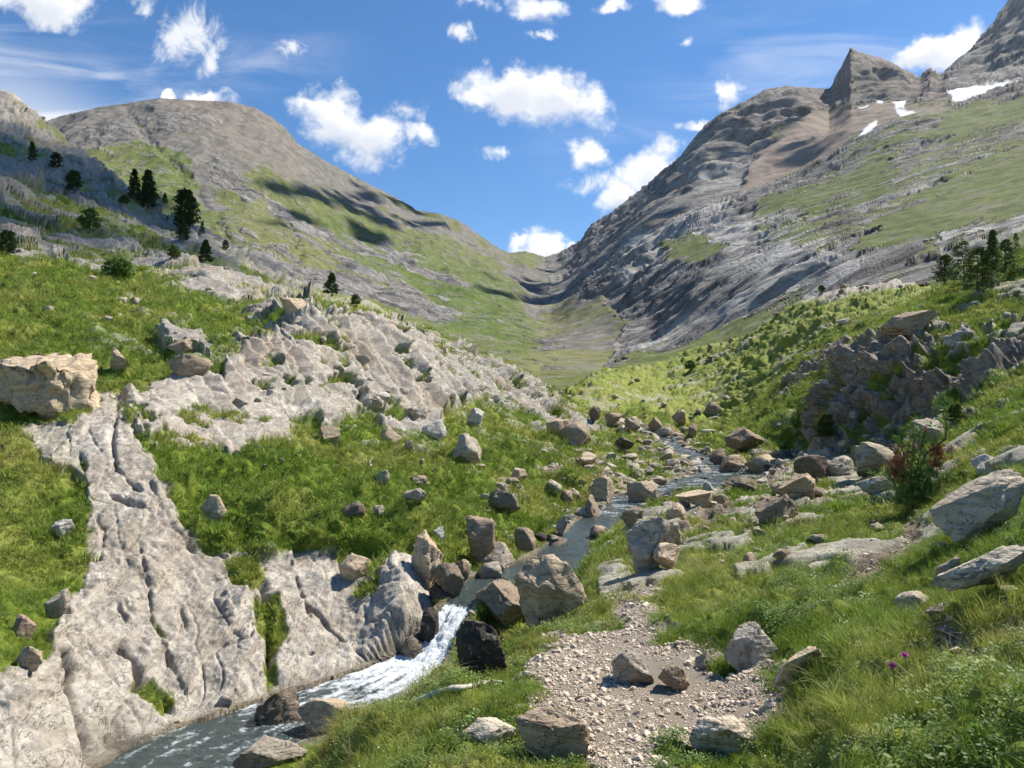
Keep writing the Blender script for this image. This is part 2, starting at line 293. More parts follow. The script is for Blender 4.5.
P = near.P.reshape(-1, 3).copy(); nN = len(P)
px = CX+F*P[:, 0]/P[:, 1]; py = HOR-F*(P[:, 2]-CAMZ)/P[:, 1]
Yd = P[:, 1]; spc = Yd/F*1.15
Nb = near.normals(near.P).reshape(-1, 3); Nb[Nb[:, 2] < 0] *= -1
Q = P.astype(f32)
wq = np.stack([P[:, 0]/Yd*8, np.log(Yd)*9, P[:, 2]*0], -1)*1.0
nA = fbm(wq, .9, 4, .6); nB = fbm(wq, .3, 3, .6, seed=5.)      # edge wander, finer with nearness
def pm(poly, y0, y1, amp=7., fe=3., base=None):
    m = (Yd > y0) & (Yd < y1)
    out = np.zeros(nN)
    sd = poly_sd(px[m]+0., py[m]+0., poly)
    out[m] = sst(-fe, fe, sd+nA[m]*amp+nB[m]*amp*.5)
    return out
m_slab = np.maximum(pm(SLAB, 4.2, 19.5, 8), pm(SLAB2, 12, 20, 6)*.9)
m_out = pm(OUTC, 15.5, 70, 9)
m_hill = np.zeros(nN)
for h in HILLR: m_hill = np.maximum(m_hill, pm(h, 24 if h is HILLR[3] else 26, 320, 9, 4))
m_hill = np.where(px > 420, 0, m_hill)
m_cliff = np.maximum(np.maximum(pm(CLIFF, 21, 36, 9), pm(CLIFF2, 30, 60, 8)), 0)
m_crest = pm(CREST, 60, 220, 4)
m_path = pm(PATH, 2, 9, 22, 9)
m_dirt = np.zeros(nN)
for d_ in DIRT: m_dirt = np.maximum(m_dirt, pm(d_, 3, 90, 9, 6))
# scattered bare rock in the turf
pn = fbm(Q*np.array([1, 1, .6], f32), 3.2, 4, .55, seed=2.); pn2 = fbm(Q, 22., 4, .6, seed=8.)
sc_left = sst(.28, .4, pn)*sst(17, 22, Yd)*(px < 620)*sst(60, 120, px+0*Yd)*.9
pn3 = fbm(Q*np.array([1, 1, .6], f32), 1.5, 4, .6, seed=2.7)
sc_right = np.maximum(sst(.33, .45, pn), sst(.30, .42, pn3)*sst(5, 8, Yd))*(px > 600)*sst(3.5, 6, Yd)*sst(46, 26, Yd)
sc_far = np.where(px < 560, 1, .7)*sst(np.where(px < 560, .30, .50), np.where(px < 560, .44, .70), fbm(Q, 9., 5, .65, seed=4.)+.1*pn2)*sst(45, 75, Yd)
m_scat = np.clip(np.maximum(np.maximum(sc_left*.6, sc_right), sc_far), 0, 1)*(1-m_path)
sd_, wz_ = stream_dist(P[:, 0], P[:, 1])
m_bed = sst(1.9, 1.1, sd_+nA*.35)
sdw = np.where(Yd < 13, 1.25, 1.7)
rock = np.clip(np.maximum.reduce([m_slab, m_out, m_hill, m_cliff, m_crest, m_scat*.85, m_bed]), 0, 1)
# grass clings inside rock areas
gin = sst(.22, .40, fbm(Q, 1.6, 4, .6, seed=12.))*np.maximum(m_out, m_cliff*1.1)*.9
gin = np.maximum(gin, sst(.12, .34, fbm(Q, 8., 5, .62, seed=13.))*m_hill*.8)
rock = rock*(1-gin)
GREENS = [[(222,562),(258,556),(268,578),(250,592),(232,585)],[(254,600),(276,598),(288,632),(276,652),(258,640)],[(262,665),(276,655),(278,690),(268,690)],[(134,684),(152,678),(172,712),(160,720),(140,702)],[(356,590),(378,575),(376,592),(360,600)],[(150,620),(158,622),(166,640),(156,636)]]
for g in GREENS: rock = rock*(1-pm(g, 7, 19, 3, 2))
grass = np.clip(1-rock-m_path-m_dirt*.8, 0, 1)
grass *= 1-m_bed
# ---- relief
ledge, le = blocks(Q, math.radians(-50), 1.05, 3.6, spc, 1.3, .3)
ledge2, le2 = blocks(Q, math.radians(-50), .33, 1.0, spc, 4.3, .3)
hb, he = blocks(Q, math.radians(-28), 2.3, 9., spc, 7.7, .3)
hb2, he2 = blocks(Q, math.radians(-28), .9, 3., spc, 9.7, .3)
cb, ce = blocks(Q*np.array([1, 1, 1], f32), math.radians(60), 1.1, 1.6, spc, 2.2, .8)
cb2, ce2 = blocks(Q, math.radians(70), .4, .6, spc, 5.2, .8)
D = np.zeros(nN)
fb_big = fbm(Q, 2.2, 4, .5, spc, seed=1.); fb_s = fbm(Q, .5, 4, .6, spc, 'r', seed=6.)
slabn = fb_big*.075+fb_s*.014+fbm(Q*np.array([2., .6, 1.], f32), .3, 5, .65, spc, seed=7.)*.014
D += m_slab*slabn
sb, se = blocks(Q, math.radians(115), .5, 2.2, spc, 3.1, .1)
sb2, se2 = blocks(Q, math.radians(125), .16, .4, spc, 6.1, .2)
upper = sst(560, 440, py)
D += m_slab*((sb*.018+sb2*.008)*(.1+1.6*upper)-.045*np.exp(-se*34.)*(nA > .05))
D += m_out*(1-m_slab)*(ledge*.05+fb_big*.07+fb_s*.012-.07*np.exp(-le*20.))*np.clip(Yd/22, .7, 1.6)*rock
D += m_hill*(hb*.5+hb2*.35+fbm(Q, 14., 5, .5, spc, seed=3.)*1.3)*np.clip(Yd/90, .35, 1.5)*(.4+.6*rock)
D += m_cliff*(cb*.6+cb2*.2+fbm(Q, 3.2, 6, .55, spc, seed=9.)*.55+fbm(Q, 2.5, 5, .5, spc, 'r', seed=9.)*.16)
D += m_crest*(hb2*1.2)
hum = fbm(Q, 1.3, 3, .5, spc, 'b', seed=21.); tus = fbm(Q, .34, 3, .55, spc, 'b', seed=25.)
hum2 = fbm(Q, 2.6, 3, .5, spc, 'b', seed=23.)
D += grass*(hum*.10*np.clip(Yd/14, .6, 1.8)+hum2*.16*np.clip(Yd/22-.3, 0, 2.2)+tus*.04+fbm(Q, 5., 3, .5, spc, seed=31.)*.16*np.clip(Yd/25-.15, 0, 2.2))
D += grass*sst(50, 100, Yd)*fbm(Q, 18., 5, .55, spc, seed=33.)*1.4
D += m_scat*(1-np.maximum(m_out, m_hill))*(np.clip(ledge*.12+.07, -.05, .3)+beds(Q, .6, .5, spc, 21., .5)*.10+.05)*np.clip(Yd/18, .6, 3)
D += m_path*(fbm(Q, .5, 4, .6, spc)*.02) + m_dirt*(fbm(Q, .7, 4, .6, spc, 'r')*.03-.04)
D += m_bed*fbm(Q, .6, 4, .6, spc, 'r')*.09
bd1 = beds(Q, math.radians(5), .62, spc, 3., .55); bd2 = beds(Q, math.radians(38), .30, spc, 8., .6); bd3 = beds(Q, math.radians(-25), .9, spc, 14., .5)
D += m_slab*(bd1*.10*sst(-.4, .2, nA)+bd2*.05*sst(-.3, .3, nB)+bd3*.07*upper+beds(Q, math.radians(60), .11, spc, 18., .5)*.010)
bo1 = beds(Q, math.radians(30), 1.15, spc, 5., .5, .35); bo2 = beds(Q, math.radians(22), .42, spc, 11., .5, .3); bo3 = beds(Q, math.radians(-50), 1.6, spc, 15., .6, .3)
D += m_out*(1-m_slab)*rock*(bo1*.42+bo2*.17+bo3*.13)*np.clip(Yd/26, .7, 1.5)
D += m_hill*rock*(beds(Q, math.radians(25), 4.5, spc, 6., .5, .8)*1.1+beds(Q, math.radians(30), 1.8, spc, 16., .5, .8)*.4)*np.clip(Yd/90, .4, 1.5)
D += m_cliff*rock*(beds(Q, math.radians(10), 1.3, spc, 9., .5, .9)*.35+beds(Q, math.radians(-30), .6, spc, 19., .5, .5)*.12)
for pts, w, dep in CRACKS:
    m = (Yd > 6.6) & (Yd < 20)
    dd = line_d(px[m], py[m], pts)+nB[m]*3
    D[m] -= m_slab[m]*dep*1.7*np.exp(-np.clip(dd/w*1.5, 0, 9)**1.3)
# turf mat stands proud of the rock it has crept over
D += grass*.05*np.clip(Yd/12, .6, 2)
# keep the picture's left turf bank plump above the slab
bank = pm([(150,450),(300,450),(420,500),(560,520),(440,555),(400,545),(350,570),(262,562),(205,548),(176,520)], 13, 21, 4, 8)
D += bank*grass*(.16+.12*hum)
Pn = P + Nb*D[:, None]
# carve the stream bed below the water
inb = sd_ < 2.2
target = wz_-.16+np.clip(sd_-1, 0, 2)**1.3*.55*np.clip(Yd/14, .8, 2)
w = sst(2.2, 1.3, sd_)
Pn[:, 2] = np.where(inb, np.minimum(Pn[:, 2], Pn[:, 2]*(1-w)+np.minimum(Pn[:, 2], target+m_bed*D*.6)*w), Pn[:, 2])
low = (Pn[:, 2] < wz_+.02) & (sd_ > 1.25) & (sd_ < 2.) & (Yd < 45)      # nothing beside the water may lie under it
Pn[:, 2] = np.where(low, np.maximum(Pn[:, 2], wz_+.03+.05*(nA+.5)), Pn[:, 2])
def hold_crest(sheet, V, sil, ymin, y0, y1, xmax, smooth):
    G = V.reshape(sheet.ncol, sheet.nrow, 3); pyv = HOR-F*(G[..., 2]-CAMZ)/G[..., 1]
    cur = np.where(G[..., 1] > ymin, pyv, 1e9).min(1)
    tgt = np.interp(sheet.px, [a for a, b in sil], [b for a, b in sil])
    d = np.where((sheet.px > sil[0][0]) & (sheet.px < xmax), tgt-cur, 0)
    k = np.hanning(smooth+2)[1:-1]; k /= k.sum(); d = np.convolve(np.pad(d, smooth//2, 'edge'), k, 'valid')[:sheet.ncol]
    w = sst(.62, .96, G[..., 1]/sheet.yc[:, None])
    G[..., 2] -= d[:, None]*w*G[..., 1]/F
    return G.reshape(-1, 3)
Pn = hold_crest(near, Pn, NEAR_SIL, 60, 60, 110, 480, 41)
near.Pn = Pn
print('near relief', time.time()-T0)

# ------------------------------------------------------------------ far terrain
FP = far.P.reshape(-1, 3).copy(); nF = len(FP)
fpx = CX+F*FP[:, 0]/FP[:, 1]; fpy = HOR-F*(FP[:, 2]-CAMZ)/FP[:, 1]; FY = FP[:, 1]; fsp = FY/F*1.2
FQ = FP.astype(f32)
FN = far.normals(far.P).reshape(-1, 3); FN[FN[:, 2] < 0] *= -1
wf = np.stack([FP[:, 0]/FY*8, np.log(FY)*9, FP[:, 2]*0], -1)
fA = fbm(wf, .9, 5, .62, seed=40.); fB = fbm(wf, .25, 3, .6, seed=41.)
def fm(poly, y0=100, y1=5000, amp=9., fe=6.):
    m = (FY > y0) & (FY < y1); out = np.zeros(nF)
    out[m] = sst(-fe, fe, poly_sd(fpx[m], fpy[m], poly)+fA[m]*amp+fB[m]*amp*.5)
    return out
R = np.zeros(nF); S = np.zeros(nF); SN = np.zeros(nF); OL = np.zeros(nF); BR = np.zeros(nF); LT = np.zeros(nF)
left = sst(590, 520, fpx)
# left peak: grass probability, then rock bands and grey summit scree
def setv(A, poly, v, **k):
    m = fm(poly, **k); A[:] = A*(1-m)+v*m
# R = bare rock, S = scree, OL = olive (dry) turf, BR = brown tint, LT = pale rock
OL[:] = .35+.2*left
setv(S, [(30,90),(160,80),(240,90),(300,120),(345,165),(420,205),(470,225),(520,260),(500,275),(440,240),(380,230),(330,215),(300,200),(270,170),(230,190),(215,240),(190,260),(170,230),(160,190),(150,150),(110,150),(80,170),(50,130)], 1., amp=12, fe=10)
setv(S, [(70,125),(150,135),(200,140),(205,160),(150,150),(105,158),(80,150)], 1., amp=5)
setv(S, [(70,150),(140,140),(185,150),(200,190),(235,240),(180,260),(120,200),(85,172)], 0., amp=6)
setv(BR, [(180,110),(260,110),(300,150),(310,185),(270,180),(215,150)], .18, fe=15)
setv(BR, [(160,95),(300,100),(300,125),(230,120),(160,110)], .25)
setv(R, [(80,130),(150,112),(230,110),(200,130),(140,135),(100,150)], .5, amp=10)
setv(R, [(205,160),(225,150),(245,180),(262,205),(245,205),(220,180)], .75, amp=8)
setv(R, [(200,232),(240,240),(290,255),(340,262),(380,272),(420,290),(450,300),(470,322),(430,318),(380,300),(340,300),(300,290),(260,280),(220,262)], .9, amp=12)
setv(R, [(262,190),(300,215),(350,235),(380,250),(360,255),(310,240),(275,215)], .7, amp=9)
setv(R, [(385,240),(430,262),(480,280),(470,290),(420,275),(390,256)], .8, amp=7)
setv(R, [(480,250),(525,262),(535,290),(500,280)], .4, amp=7)
setv(R, [(230,280),(300,300),(380,310),(370,325),(300,318)], .6, amp=9)
setv(S, [(185,255),(250,262),(300,290),(260,290),(215,275)], .5, amp=7)
S *= 1-.95*fm([(225,180),(300,185),(360,205),(420,235),(520,262),(545,300),(480,330),(380,320),(300,280),(255,230)], amp=14, fe=10)*sst(.3, -.1, fbm(FQ, 90., 4, .6, seed=55.)-.1)
setv(OL, [(130,130),(190,150),(230,190),(260,230),(200,230),(140,190)], .25, fe=15)
setv(OL, [(330,215),(420,245),(545,300),(540,340),(520,350),(430,330),(380,290),(320,260)], .05, fe=10)
setv(OL, [(200,180),(330,240),(370,290),(250,270)], .8, fe=15)
# valley head & right side
setv(OL, [(520,300),(600,290),(650,330),(600,370),(530,372),(540,330)], 1., fe=8)
setv(S, [(545,300),(600,290),(640,335),(600,368),(560,366),(545,335)], .5, fe=12, amp=16)
setv(S, [(530,312),(600,294),(600,250),(560,262),(540,290)], 1., fe=6)
setv(S, [(500,270),(545,258),(600,215),(600,300),(530,315),(520,290)], 1., fe=5)
setv(R, [(556,318),(530,322),(540,345),(548,380),(565,360),(560,330)], .42, amp=14, fe=10)
rm = [(545,240),(590,195),(680,118),(845,15),(950,40),(1100,-100),(1400,-300),(1400,260),(1024,230),(930,282),(850,288),(800,300),(745,330),(700,345),(640,352),(600,372),(612,350),(628,322),(604,305),(602,294),(580,300),(550,300)]
setv(R, rm, .95, amp=3, fe=5)
setv(S, rm, 0., amp=3, fe=5)
# bowl of brown scree under the peaks
bowl = [(690,235),(640,222),(700,205),(735,200),(745,170),(775,130),(820,110),(880,100),(920,105),(960,100),(940,118),(880,125),(850,145),(810,170),(760,188),(720,205)]
setv(S, bowl, 1., y0=900, amp=6); setv(R, bowl, .15, y0=900, amp=6); setv(BR, bowl, .75, y0=900, amp=8)
setv(S, [(545,258),(600,222),(640,215),(700,190),(740,190),(700,210),(650,225),(600,262),(560,300),(530,312)], .85, y0=500, amp=5)
setv(BR, [(740,100),(830,85),(850,45),(940,70),(960,100),(880,100),(800,110)], .75, y0=900, amp=8)
setv(BR, [(740,90),(830,85),(835,110),(760,140),(700,160),(700,130)], .45, y0=900, amp=8)
# turf on the right mountain
def turf(poly, v, **k):
    m = fm(poly, **k)*v
    R[:] = R*(1-m); S[:] = S*(1-m)
turf([(745,188),(812,168),(850,145),(880,122),(960,105),(1100,60),(1100,260),(1000,225),(960,235),(900,250),(860,225),(800,215),(760,215)], .44, y1=1150, fe=14)
turf([(815,190),(860,160),(900,150),(880,175),(830,195)], .8, y1=1150)
turf([(760,200),(830,180),(900,168),(870,195),(800,210),(755,212)], .7, y1=1150)
turf([(900,135),(960,115),(1050,80),(1050,110),(960,135)], .75, y1=1150)
turf([(880,215),(920,200),(980,165),(1060,130),(1060,200),(1000,215),(960,225),(930,245),(860,250)], .8, y1=1150, amp=14)
turf([(660,240),(700,235),(725,245),(700,262),(670,262)], .85, y1=1150)
turf([(760,225),(830,215),(870,230),(820,250),(770,245)], .55, y1=1150, amp=14)
turf([(640,352),(700,335),(745,318),(800,285),(800,300),(745,335),(700,350),(600,380),(590,372)], .9, y1=1150, amp=8)
turf([(745,335),(800,285),(870,262),(960,235),(960,290),(850,300),(750,360)], .3, y1=1150, amp=8)
setv(LT, [(640,215),(720,205),(800,215),(860,250),(800,290),(740,270),(700,245),(650,270),(610,262)], .85, y1=1150, fe=14, amp=16)
setv(LT, [(920,235),(1000,180),(1060,165),(1060,240),(980,260)], .9, y1=1150, amp=8)
setv(LT, [(620,340),(690,310),(780,270),(800,262),(740,320),(640,350)], .6, y1=1150, amp=10)
setv(LT, [(770,165),(700,200),(680,160),(700,120),(730,130)], .35, y0=1000, amp=8)
setv(LT, [(850,200),(960,150),(1050,110),(1050,140),(950,180),(870,215)], .5, y1=1150, amp=12)
for sp in ([(946,88),(960,90),(985,84),(1024,76),(1100,50),(1100,64),(1024,80),(1000,86),(975,97),(955,102),(950,94)], [(857,138),(866,128),(876,122),(874,131),(864,137)], [(893,104),(905,103),(904,110),(897,110)], [(870,100),(884,98),(882,103)], [(895,110),(920,112),(900,116)], [(858,108),(868,106),(862,110)]):
    m = fm(sp, y0=1085, y1=1650, amp=2.5, fe=1.); SN = np.maximum(SN, m)
# patchiness
n1 = fbm(FQ*np.array([.6, 1., 1.], f32), 70., 6, .62, seed=50.); n2 = fbm(FQ*np.array([.5, 1.3, 1.], f32), 26., 5, .65, seed=51.)
Rb = R + (n1*.55+n2*.35)*(.62-.12*left)*(4*np.clip(R, .06, .94)*(1-np.clip(R, .06, .94)))**.5
Rd = sst(.30, .95, Rb); R = sst(.36, .6, Rb)
S = sst(.36, .8, S+n1*.35+n2*.25)
spots = .6*sst(.28, .5, fbm(FQ, 18., 5, .65, seed=52.)+n1*.3)*left*.7
R = np.clip(np.maximum(R, spots*(1-S)), 0, 1)*(1-SN)
# relief
a1, e1 = blocks(FQ, math.radians(8), 15., 52., fsp, 1.9, .25); a2, e2 = blocks(FQ, math.radians(14), 6., 18., fsp, 3.9, .3)
a3, e3 = blocks(FQ, math.radians(10), 42., 110., fsp, 8.9, .3)
g1 = fbm(FQ*np.array([.35, 1., .5], f32), 55., 5, .55, fsp, 'r', seed=60.)
g2 = fbm(FQ, 160., 5, .5, fsp, 'r', seed=61.)
back_ = sst(1000, 1200, FY)
g5 = fbm(FQ*np.array([.22, 1., .22], f32), 26., 5, .6, fsp, 'r', seed=67.)
DF = Rd*(left*(a2*1.2+fbm(FQ, 30, 5, .55, fsp, 'r')*1.6)+(1-left)*((a1*.5+a2*.35)*R*R+g1*2.6+g5*2.4)*(1-.6*back_))*np.clip(FY/420, .35, 1.7)
back = sst(1150, 1400, FY)*(fpx > 560)
g4 = fbm(FQ*np.array([.45, 1., .5], f32), 110., 6, .58, fsp, 'r', seed=66.)
DF += back*(R*(g4*9+a3*2.5)+(1-R)*g4*1.5)
DF += fbm(FQ, 240., 6, .55, fsp, seed=62.)*4*np.clip(FY/600-.2, 0, 1.4)
DF += fbm(FQ*np.array([1., .4, .4], f32), 60., 4, .5, fsp, 'r', seed=63.)*2.5*(.3+.7*left)*np.clip(FY/700, 0, 1.3)*(1-SN)
DF += (1-R)*fbm(FQ, 14., 4, .6, fsp, seed=64.)*.8
# gullies on the left peak
for gl in ([(118,100),(150,140),(200,190),(230,240)], [(262,185),(290,225),(300,255)], [(60,130),(70,160)]):
    DF -= 2.5*np.exp(-((line_d(fpx, fpy, gl)+fB*6)/3.)**2)*(FY > 350)
FPn = FP+FN*DF[:, None]
FPn = hold_crest(far, FPn, FAR_SIL, 1000, 1000, 1350, 1200, 13)
far.Pn = FPn
print('far relief', time.time()-T0)

# ------------------------------------------------------------------ mesh helpers
def mesh_np(name, V, Fq, mat, attrs=None, smooth=True, parent=None):
    me = bpy.data.meshes.new(name)
    V = np.ascontiguousarray(V, dtype=f32); Fq = np.ascontiguousarray(Fq, dtype=np.int32)
    me.vertices.add(len(V)); me.vertices.foreach_set('co', V.ravel())
    k = Fq.shape[1]
    me.loops.add(Fq.size); me.loops.foreach_set('vertex_index', Fq.ravel())
    me.polygons.add(len(Fq)); me.polygons.foreach_set('loop_start', np.arange(0, Fq.size, k, dtype=np.int32))
    try: me.polygons.foreach_set('loop_total', np.full(len(Fq), k, np.int32))
    except Exception: pass
    me.polygons.foreach_set('use_smooth', np.full(len(Fq), smooth))
    for an, av in (attrs or {}).items():
        if av.ndim == 2:
            at = me.attributes.new(an, 'FLOAT_COLOR', 'POINT'); c = np.ones((len(V), 4), f32); c[:, :av.shape[1]] = av
            at.data.foreach_set('color', c.ravel())
        else:
            at = me.attributes.new(an, 'FLOAT', 'POINT'); at.data.foreach_set('value', av.astype(f32))
    me.update(); me.validate()
    if mat: me.materials.append(mat)
    o = bpy.data.objects.new(name, me); COL.objects.link(o)
    if parent: o.parent = parent
    return o

def grid_faces(nc, nr):
    i = np.arange(nc*nr).reshape(nc, nr)
    return np.stack([i[:-1, :-1], i[1:, :-1], i[1:, 1:], i[:-1, 1:]], -1).reshape(-1, 4)

def sub(name, V, Fq, sel, mat, attrs):
    Fs = Fq[sel]; u, inv = np.unique(Fs, return_inverse=True)
    return mesh_np(name, V[u], inv.reshape(-1, 4), mat, {k: v[u] for k, v in attrs.items()})

def tag(o, label=None, cat=None, group=None, kind=None):
    if label: o['label'] = label
    if cat: o['category'] = cat
    if group: o['group'] = group
    if kind: o['kind'] = kind
    return o

# ------------------------------------------------------------------ node helper
class NT:
    def __init__(s, tree): s.t = tree
    def n(s, typ, ins=None, **kw):
        nd = s.t.nodes.new(typ)
        for k, v in kw.items(): setattr(nd, k, v)
        for k, v in (ins or {}).items():
            sk = nd.inputs[k]
            if isinstance(v, bpy.types.NodeSocket): s.t.links.new(v, sk)
            elif isinstance(v, (tuple, list)) and sk.type == 'RGBA' and len(v) == 3: sk.default_value = (*v, 1)
            else: sk.default_value = v
        return nd
    def noise(s, vec, scale, detail=4., rough=.6, dist=0., out='Fac'):
        return s.n('ShaderNodeTexNoise', {'Vector': vec, 'Scale': scale, 'Detail': detail, 'Roughness': rough, 'Distortion': dist}).outputs[out]
    def math(s, op, a, b=0., c=0., clamp=False):
        return s.n('ShaderNodeMath', {0: a, 1: b, 2: c}, operation=op, use_clamp=clamp).outputs[0]
    def mix(s, f, a, b, mode='MIX'):
        nd = s.t.nodes.new('ShaderNodeMix'); nd.data_type = 'RGBA'; nd.blend_type = mode; nd.clamp_factor = True
        for sk, v in ((nd.inputs[0], f), (nd.inputs[6], a), (nd.inputs[7], b)):
            if isinstance(v, bpy.types.NodeSocket): s.t.links.new(v, sk)
            elif isinstance(v, (tuple, list)): sk.default_value = (*v, 1) if len(v) == 3 else v
            else: sk.default_value = v
        return nd.outputs[2]
    def ramp(s, f, a, b, lo=0., hi=1.):
        nd = s.n('ShaderNodeMapRange', {'Value': f, 'From Min': a, 'From Max': b, 'To Min': lo, 'To Max': hi}, interpolation_type='SMOOTHSTEP')
        return nd.outputs[0]
    def scale(s, vec, v, rot=(0, 0, 0)):
        return s.n('ShaderNodeMapping', {'Vector': vec, 'Scale': v, 'Rotation': rot}).outputs[0]
    def attr(s, name):
        return s.n('ShaderNodeAttribute', attribute_name=name)
    def sep(s, c):
        return s.n('ShaderNodeSeparateColor', {'Color': c}).outputs

def new_mat(name):
    m = bpy.data.materials.new(name); m.use_nodes = True; m.node_tree.nodes.clear()
    return m, NT(m.node_tree)
def finish(m, nt, col, rough=.85, bump=None, bstr=.5, bdist=.02, spec=.3, extra=None):
    b = nt.n('ShaderNodeBsdfPrincipled', {'Base Color': col, 'Roughness': rough, 'Specular IOR Level': spec})
    if bump is not None:
        bp = nt.n('ShaderNodeBump', {'Height': bump, 'Strength': bstr, 'Distance': bdist})
        nt.t.links.new(bp.outputs[0], b.inputs['Normal'])
    for k, v in (extra or {}).items():
        if isinstance(v, bpy.types.NodeSocket): nt.t.links.new(v, b.inputs[k])
        else: b.inputs[k].default_value = v
    o = nt.n('ShaderNodeOutputMaterial', {'Surface': b.outputs[0]})
    return b

def mat_near():
    m, t = new_mat('alpine_ground')
    pos = t.n('ShaderNodeTexCoord').outputs['Object']
    a = t.sep(t.attr('m1').outputs['Color']); rock, path, bed = a[0], a[1], a[2]
    b = t.sep(t.attr('m2').outputs['Color']); dry, tone, dirt = b[0], b[1], b[2]
    n_f = t.noise(pos, 9., 6., .7); n_m = t.noise(pos, 1.3, 6., .62); n_b = t.noise(pos, .22, 4.); n_vf = t.noise(pos, 42., 4., .7)
    # rock
    strat = t.noise(t.scale(pos, (1.5, 1.2, 2.6), (.8, .5, .7)), 2.4, 7., .72, .8)
    pale = t.mix(t.ramp(n_m, .35, .68), (.44, .39, .32), (.62, .56, .475))
    grey = t.mix(t.ramp(strat, .35, .65), (.20, .185, .16), (.46, .43, .375))
    rc = t.mix(tone, grey, pale)
    rc = t.mix(t.ramp(strat, .60, .46, 0., .4), rc, (.16, .14, .11))
    rc = t.mix(t.ramp(n_f, .56, .72, 0., .55), rc, (.60, .56, .49))
    rc = t.mix(t.ramp(n_b, .5, .7, 0., .45), rc, (.34, .24, .15))
    rc = t.mix(t.ramp(n_vf, .62, .74, 0., .6), rc, (.11, .10, .08))
    grain = t.noise(t.scale(pos, (2.2, .5, 1.2), (0, 0, .45)), 7., 7., .75, 1.2)
    rc = t.mix(t.ramp(grain, .45, .35, 0., .8), rc, (.085, .07, .055))
    stain = t.noise(t.scale(pos, (1.4, .35, .8), (0, 0, .35)), .9, 6., .72, .8)
    rc = t.mix(t.ramp(stain, .50, .62, 0., .5), rc, t.mix(n_f, (.20, .165, .12), (.36, .30, .22)))
    rc = t.mix(t.ramp(t.noise(pos, 5.5, 7., .75), .58, .66, 0., .5), rc, (.17, .155, .13))
    rc = t.mix(t.ramp(t.noise(pos, .7, 6., .7, .6), .56, .70, 0., .5), rc, (.47, .41, .33))
    fis = t.noise(t.scale(pos, (1.9, .55, 1.), (0, 0, .42)), 1.9, 5., .6, .5)
    fis2 = t.noise(t.scale(pos, (.8, 1.6, 1.4), (.3, 0, -.3)), 2.6, 4., .6, .4)
    l1 = t.ramp(t.math('ABSOLUTE', t.math('SUBTRACT', fis, .5)), .0, .008, 1., 0.)
    l2 = t.math('MULTIPLY', t.ramp(t.math('ABSOLUTE', t.math('SUBTRACT', fis2, .5)), .0, .006, 1., 0.), t.ramp(n_m, .48, .56))
    crack = t.math('MULTIPLY', t.math('MAXIMUM', l1, l2), t.ramp(n_f, .36, .5))
    rc = t.mix(t.math('MULTIPLY', crack, t.ramp(n_b, .46, .56, .04, .3)), rc, (.10, .08, .06))
    # gravel of the path and soil
    vg = t.n('ShaderNodeTexVoronoi', {'Vector': t.n('ShaderNodeVectorMath', {0: pos, 1: t.noise(pos, 25., 3., .7, out='Color')}, operation='ADD').outputs[0], 'Scale': 60.})
    gc = t.mix(t.ramp(t.sep(vg.outputs['Color'])[0], 0., 1.), (.44, .36, .27), (.68, .60, .50))
    gc = t.mix(t.ramp(vg.outputs['Distance'], .45, .9, 0., .22), gc, (.30, .23, .165))
    gc = t.mix(t.ramp(n_m, .42, .56, 0., .85), gc, t.mix(n_f, (.56, .45, .33), (.70, .59, .45)))
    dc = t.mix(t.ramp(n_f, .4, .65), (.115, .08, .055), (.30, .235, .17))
    # turf
    gv = t.ramp(n_m, .36, .66)
    g1 = t.mix(gv, (.105, .155, .016), (.20, .245, .028))
    g2 = t.mix(gv, (.19, .205, .038), (.28, .275, .075))
    gr = t.mix(dry, g1, g2)
    gr = t.mix(t.ramp(n_f, .50, .72, 0., .6), gr, (.035, .052, .012))
    gr = t.mix(t.ramp(n_vf, .64, .74, 0., .5), gr, (.33, .32, .16))
    gr = t.mix(t.ramp(t.noise(pos, .45, 5., .7), .6, .7, 0., .55), gr, (.17, .135, .07))
    base = t.mix(rock, gr, rc)
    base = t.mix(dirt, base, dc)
    base = t.mix(path, base, gc)
    wet = t.mix(t.ramp(n_m, .4, .6), (.065, .052, .034), (.17, .135, .08))
    base = t.mix(t.math('MULTIPLY', bed, .85), base, wet)
    hr = t.math('ADD', t.math('MULTIPLY', strat, .7), t.math('MULTIPLY', n_f, .35))
    hr = t.math('SUBTRACT', t.math('ADD', hr, t.math('MULTIPLY', grain, .5)), t.math('MULTIPLY', crack, .45))
    hg = t.math('ADD', t.math('MULTIPLY', n_f, .6), t.math('MULTIPLY', n_vf, .5))
    hgv = t.math('MULTIPLY', t.math('SUBTRACT', 1., vg.outputs['Distance']), .5)
    hh = t.n('ShaderNodeMix', {0: rock, 2: hg, 3: hr}).outputs[0]
    hh = t.n('ShaderNodeMix', {0: path, 2: hh, 3: hgv}).outputs[0]
    finish(m, t, base, .88, hh, .9, .06, .18)
    return m

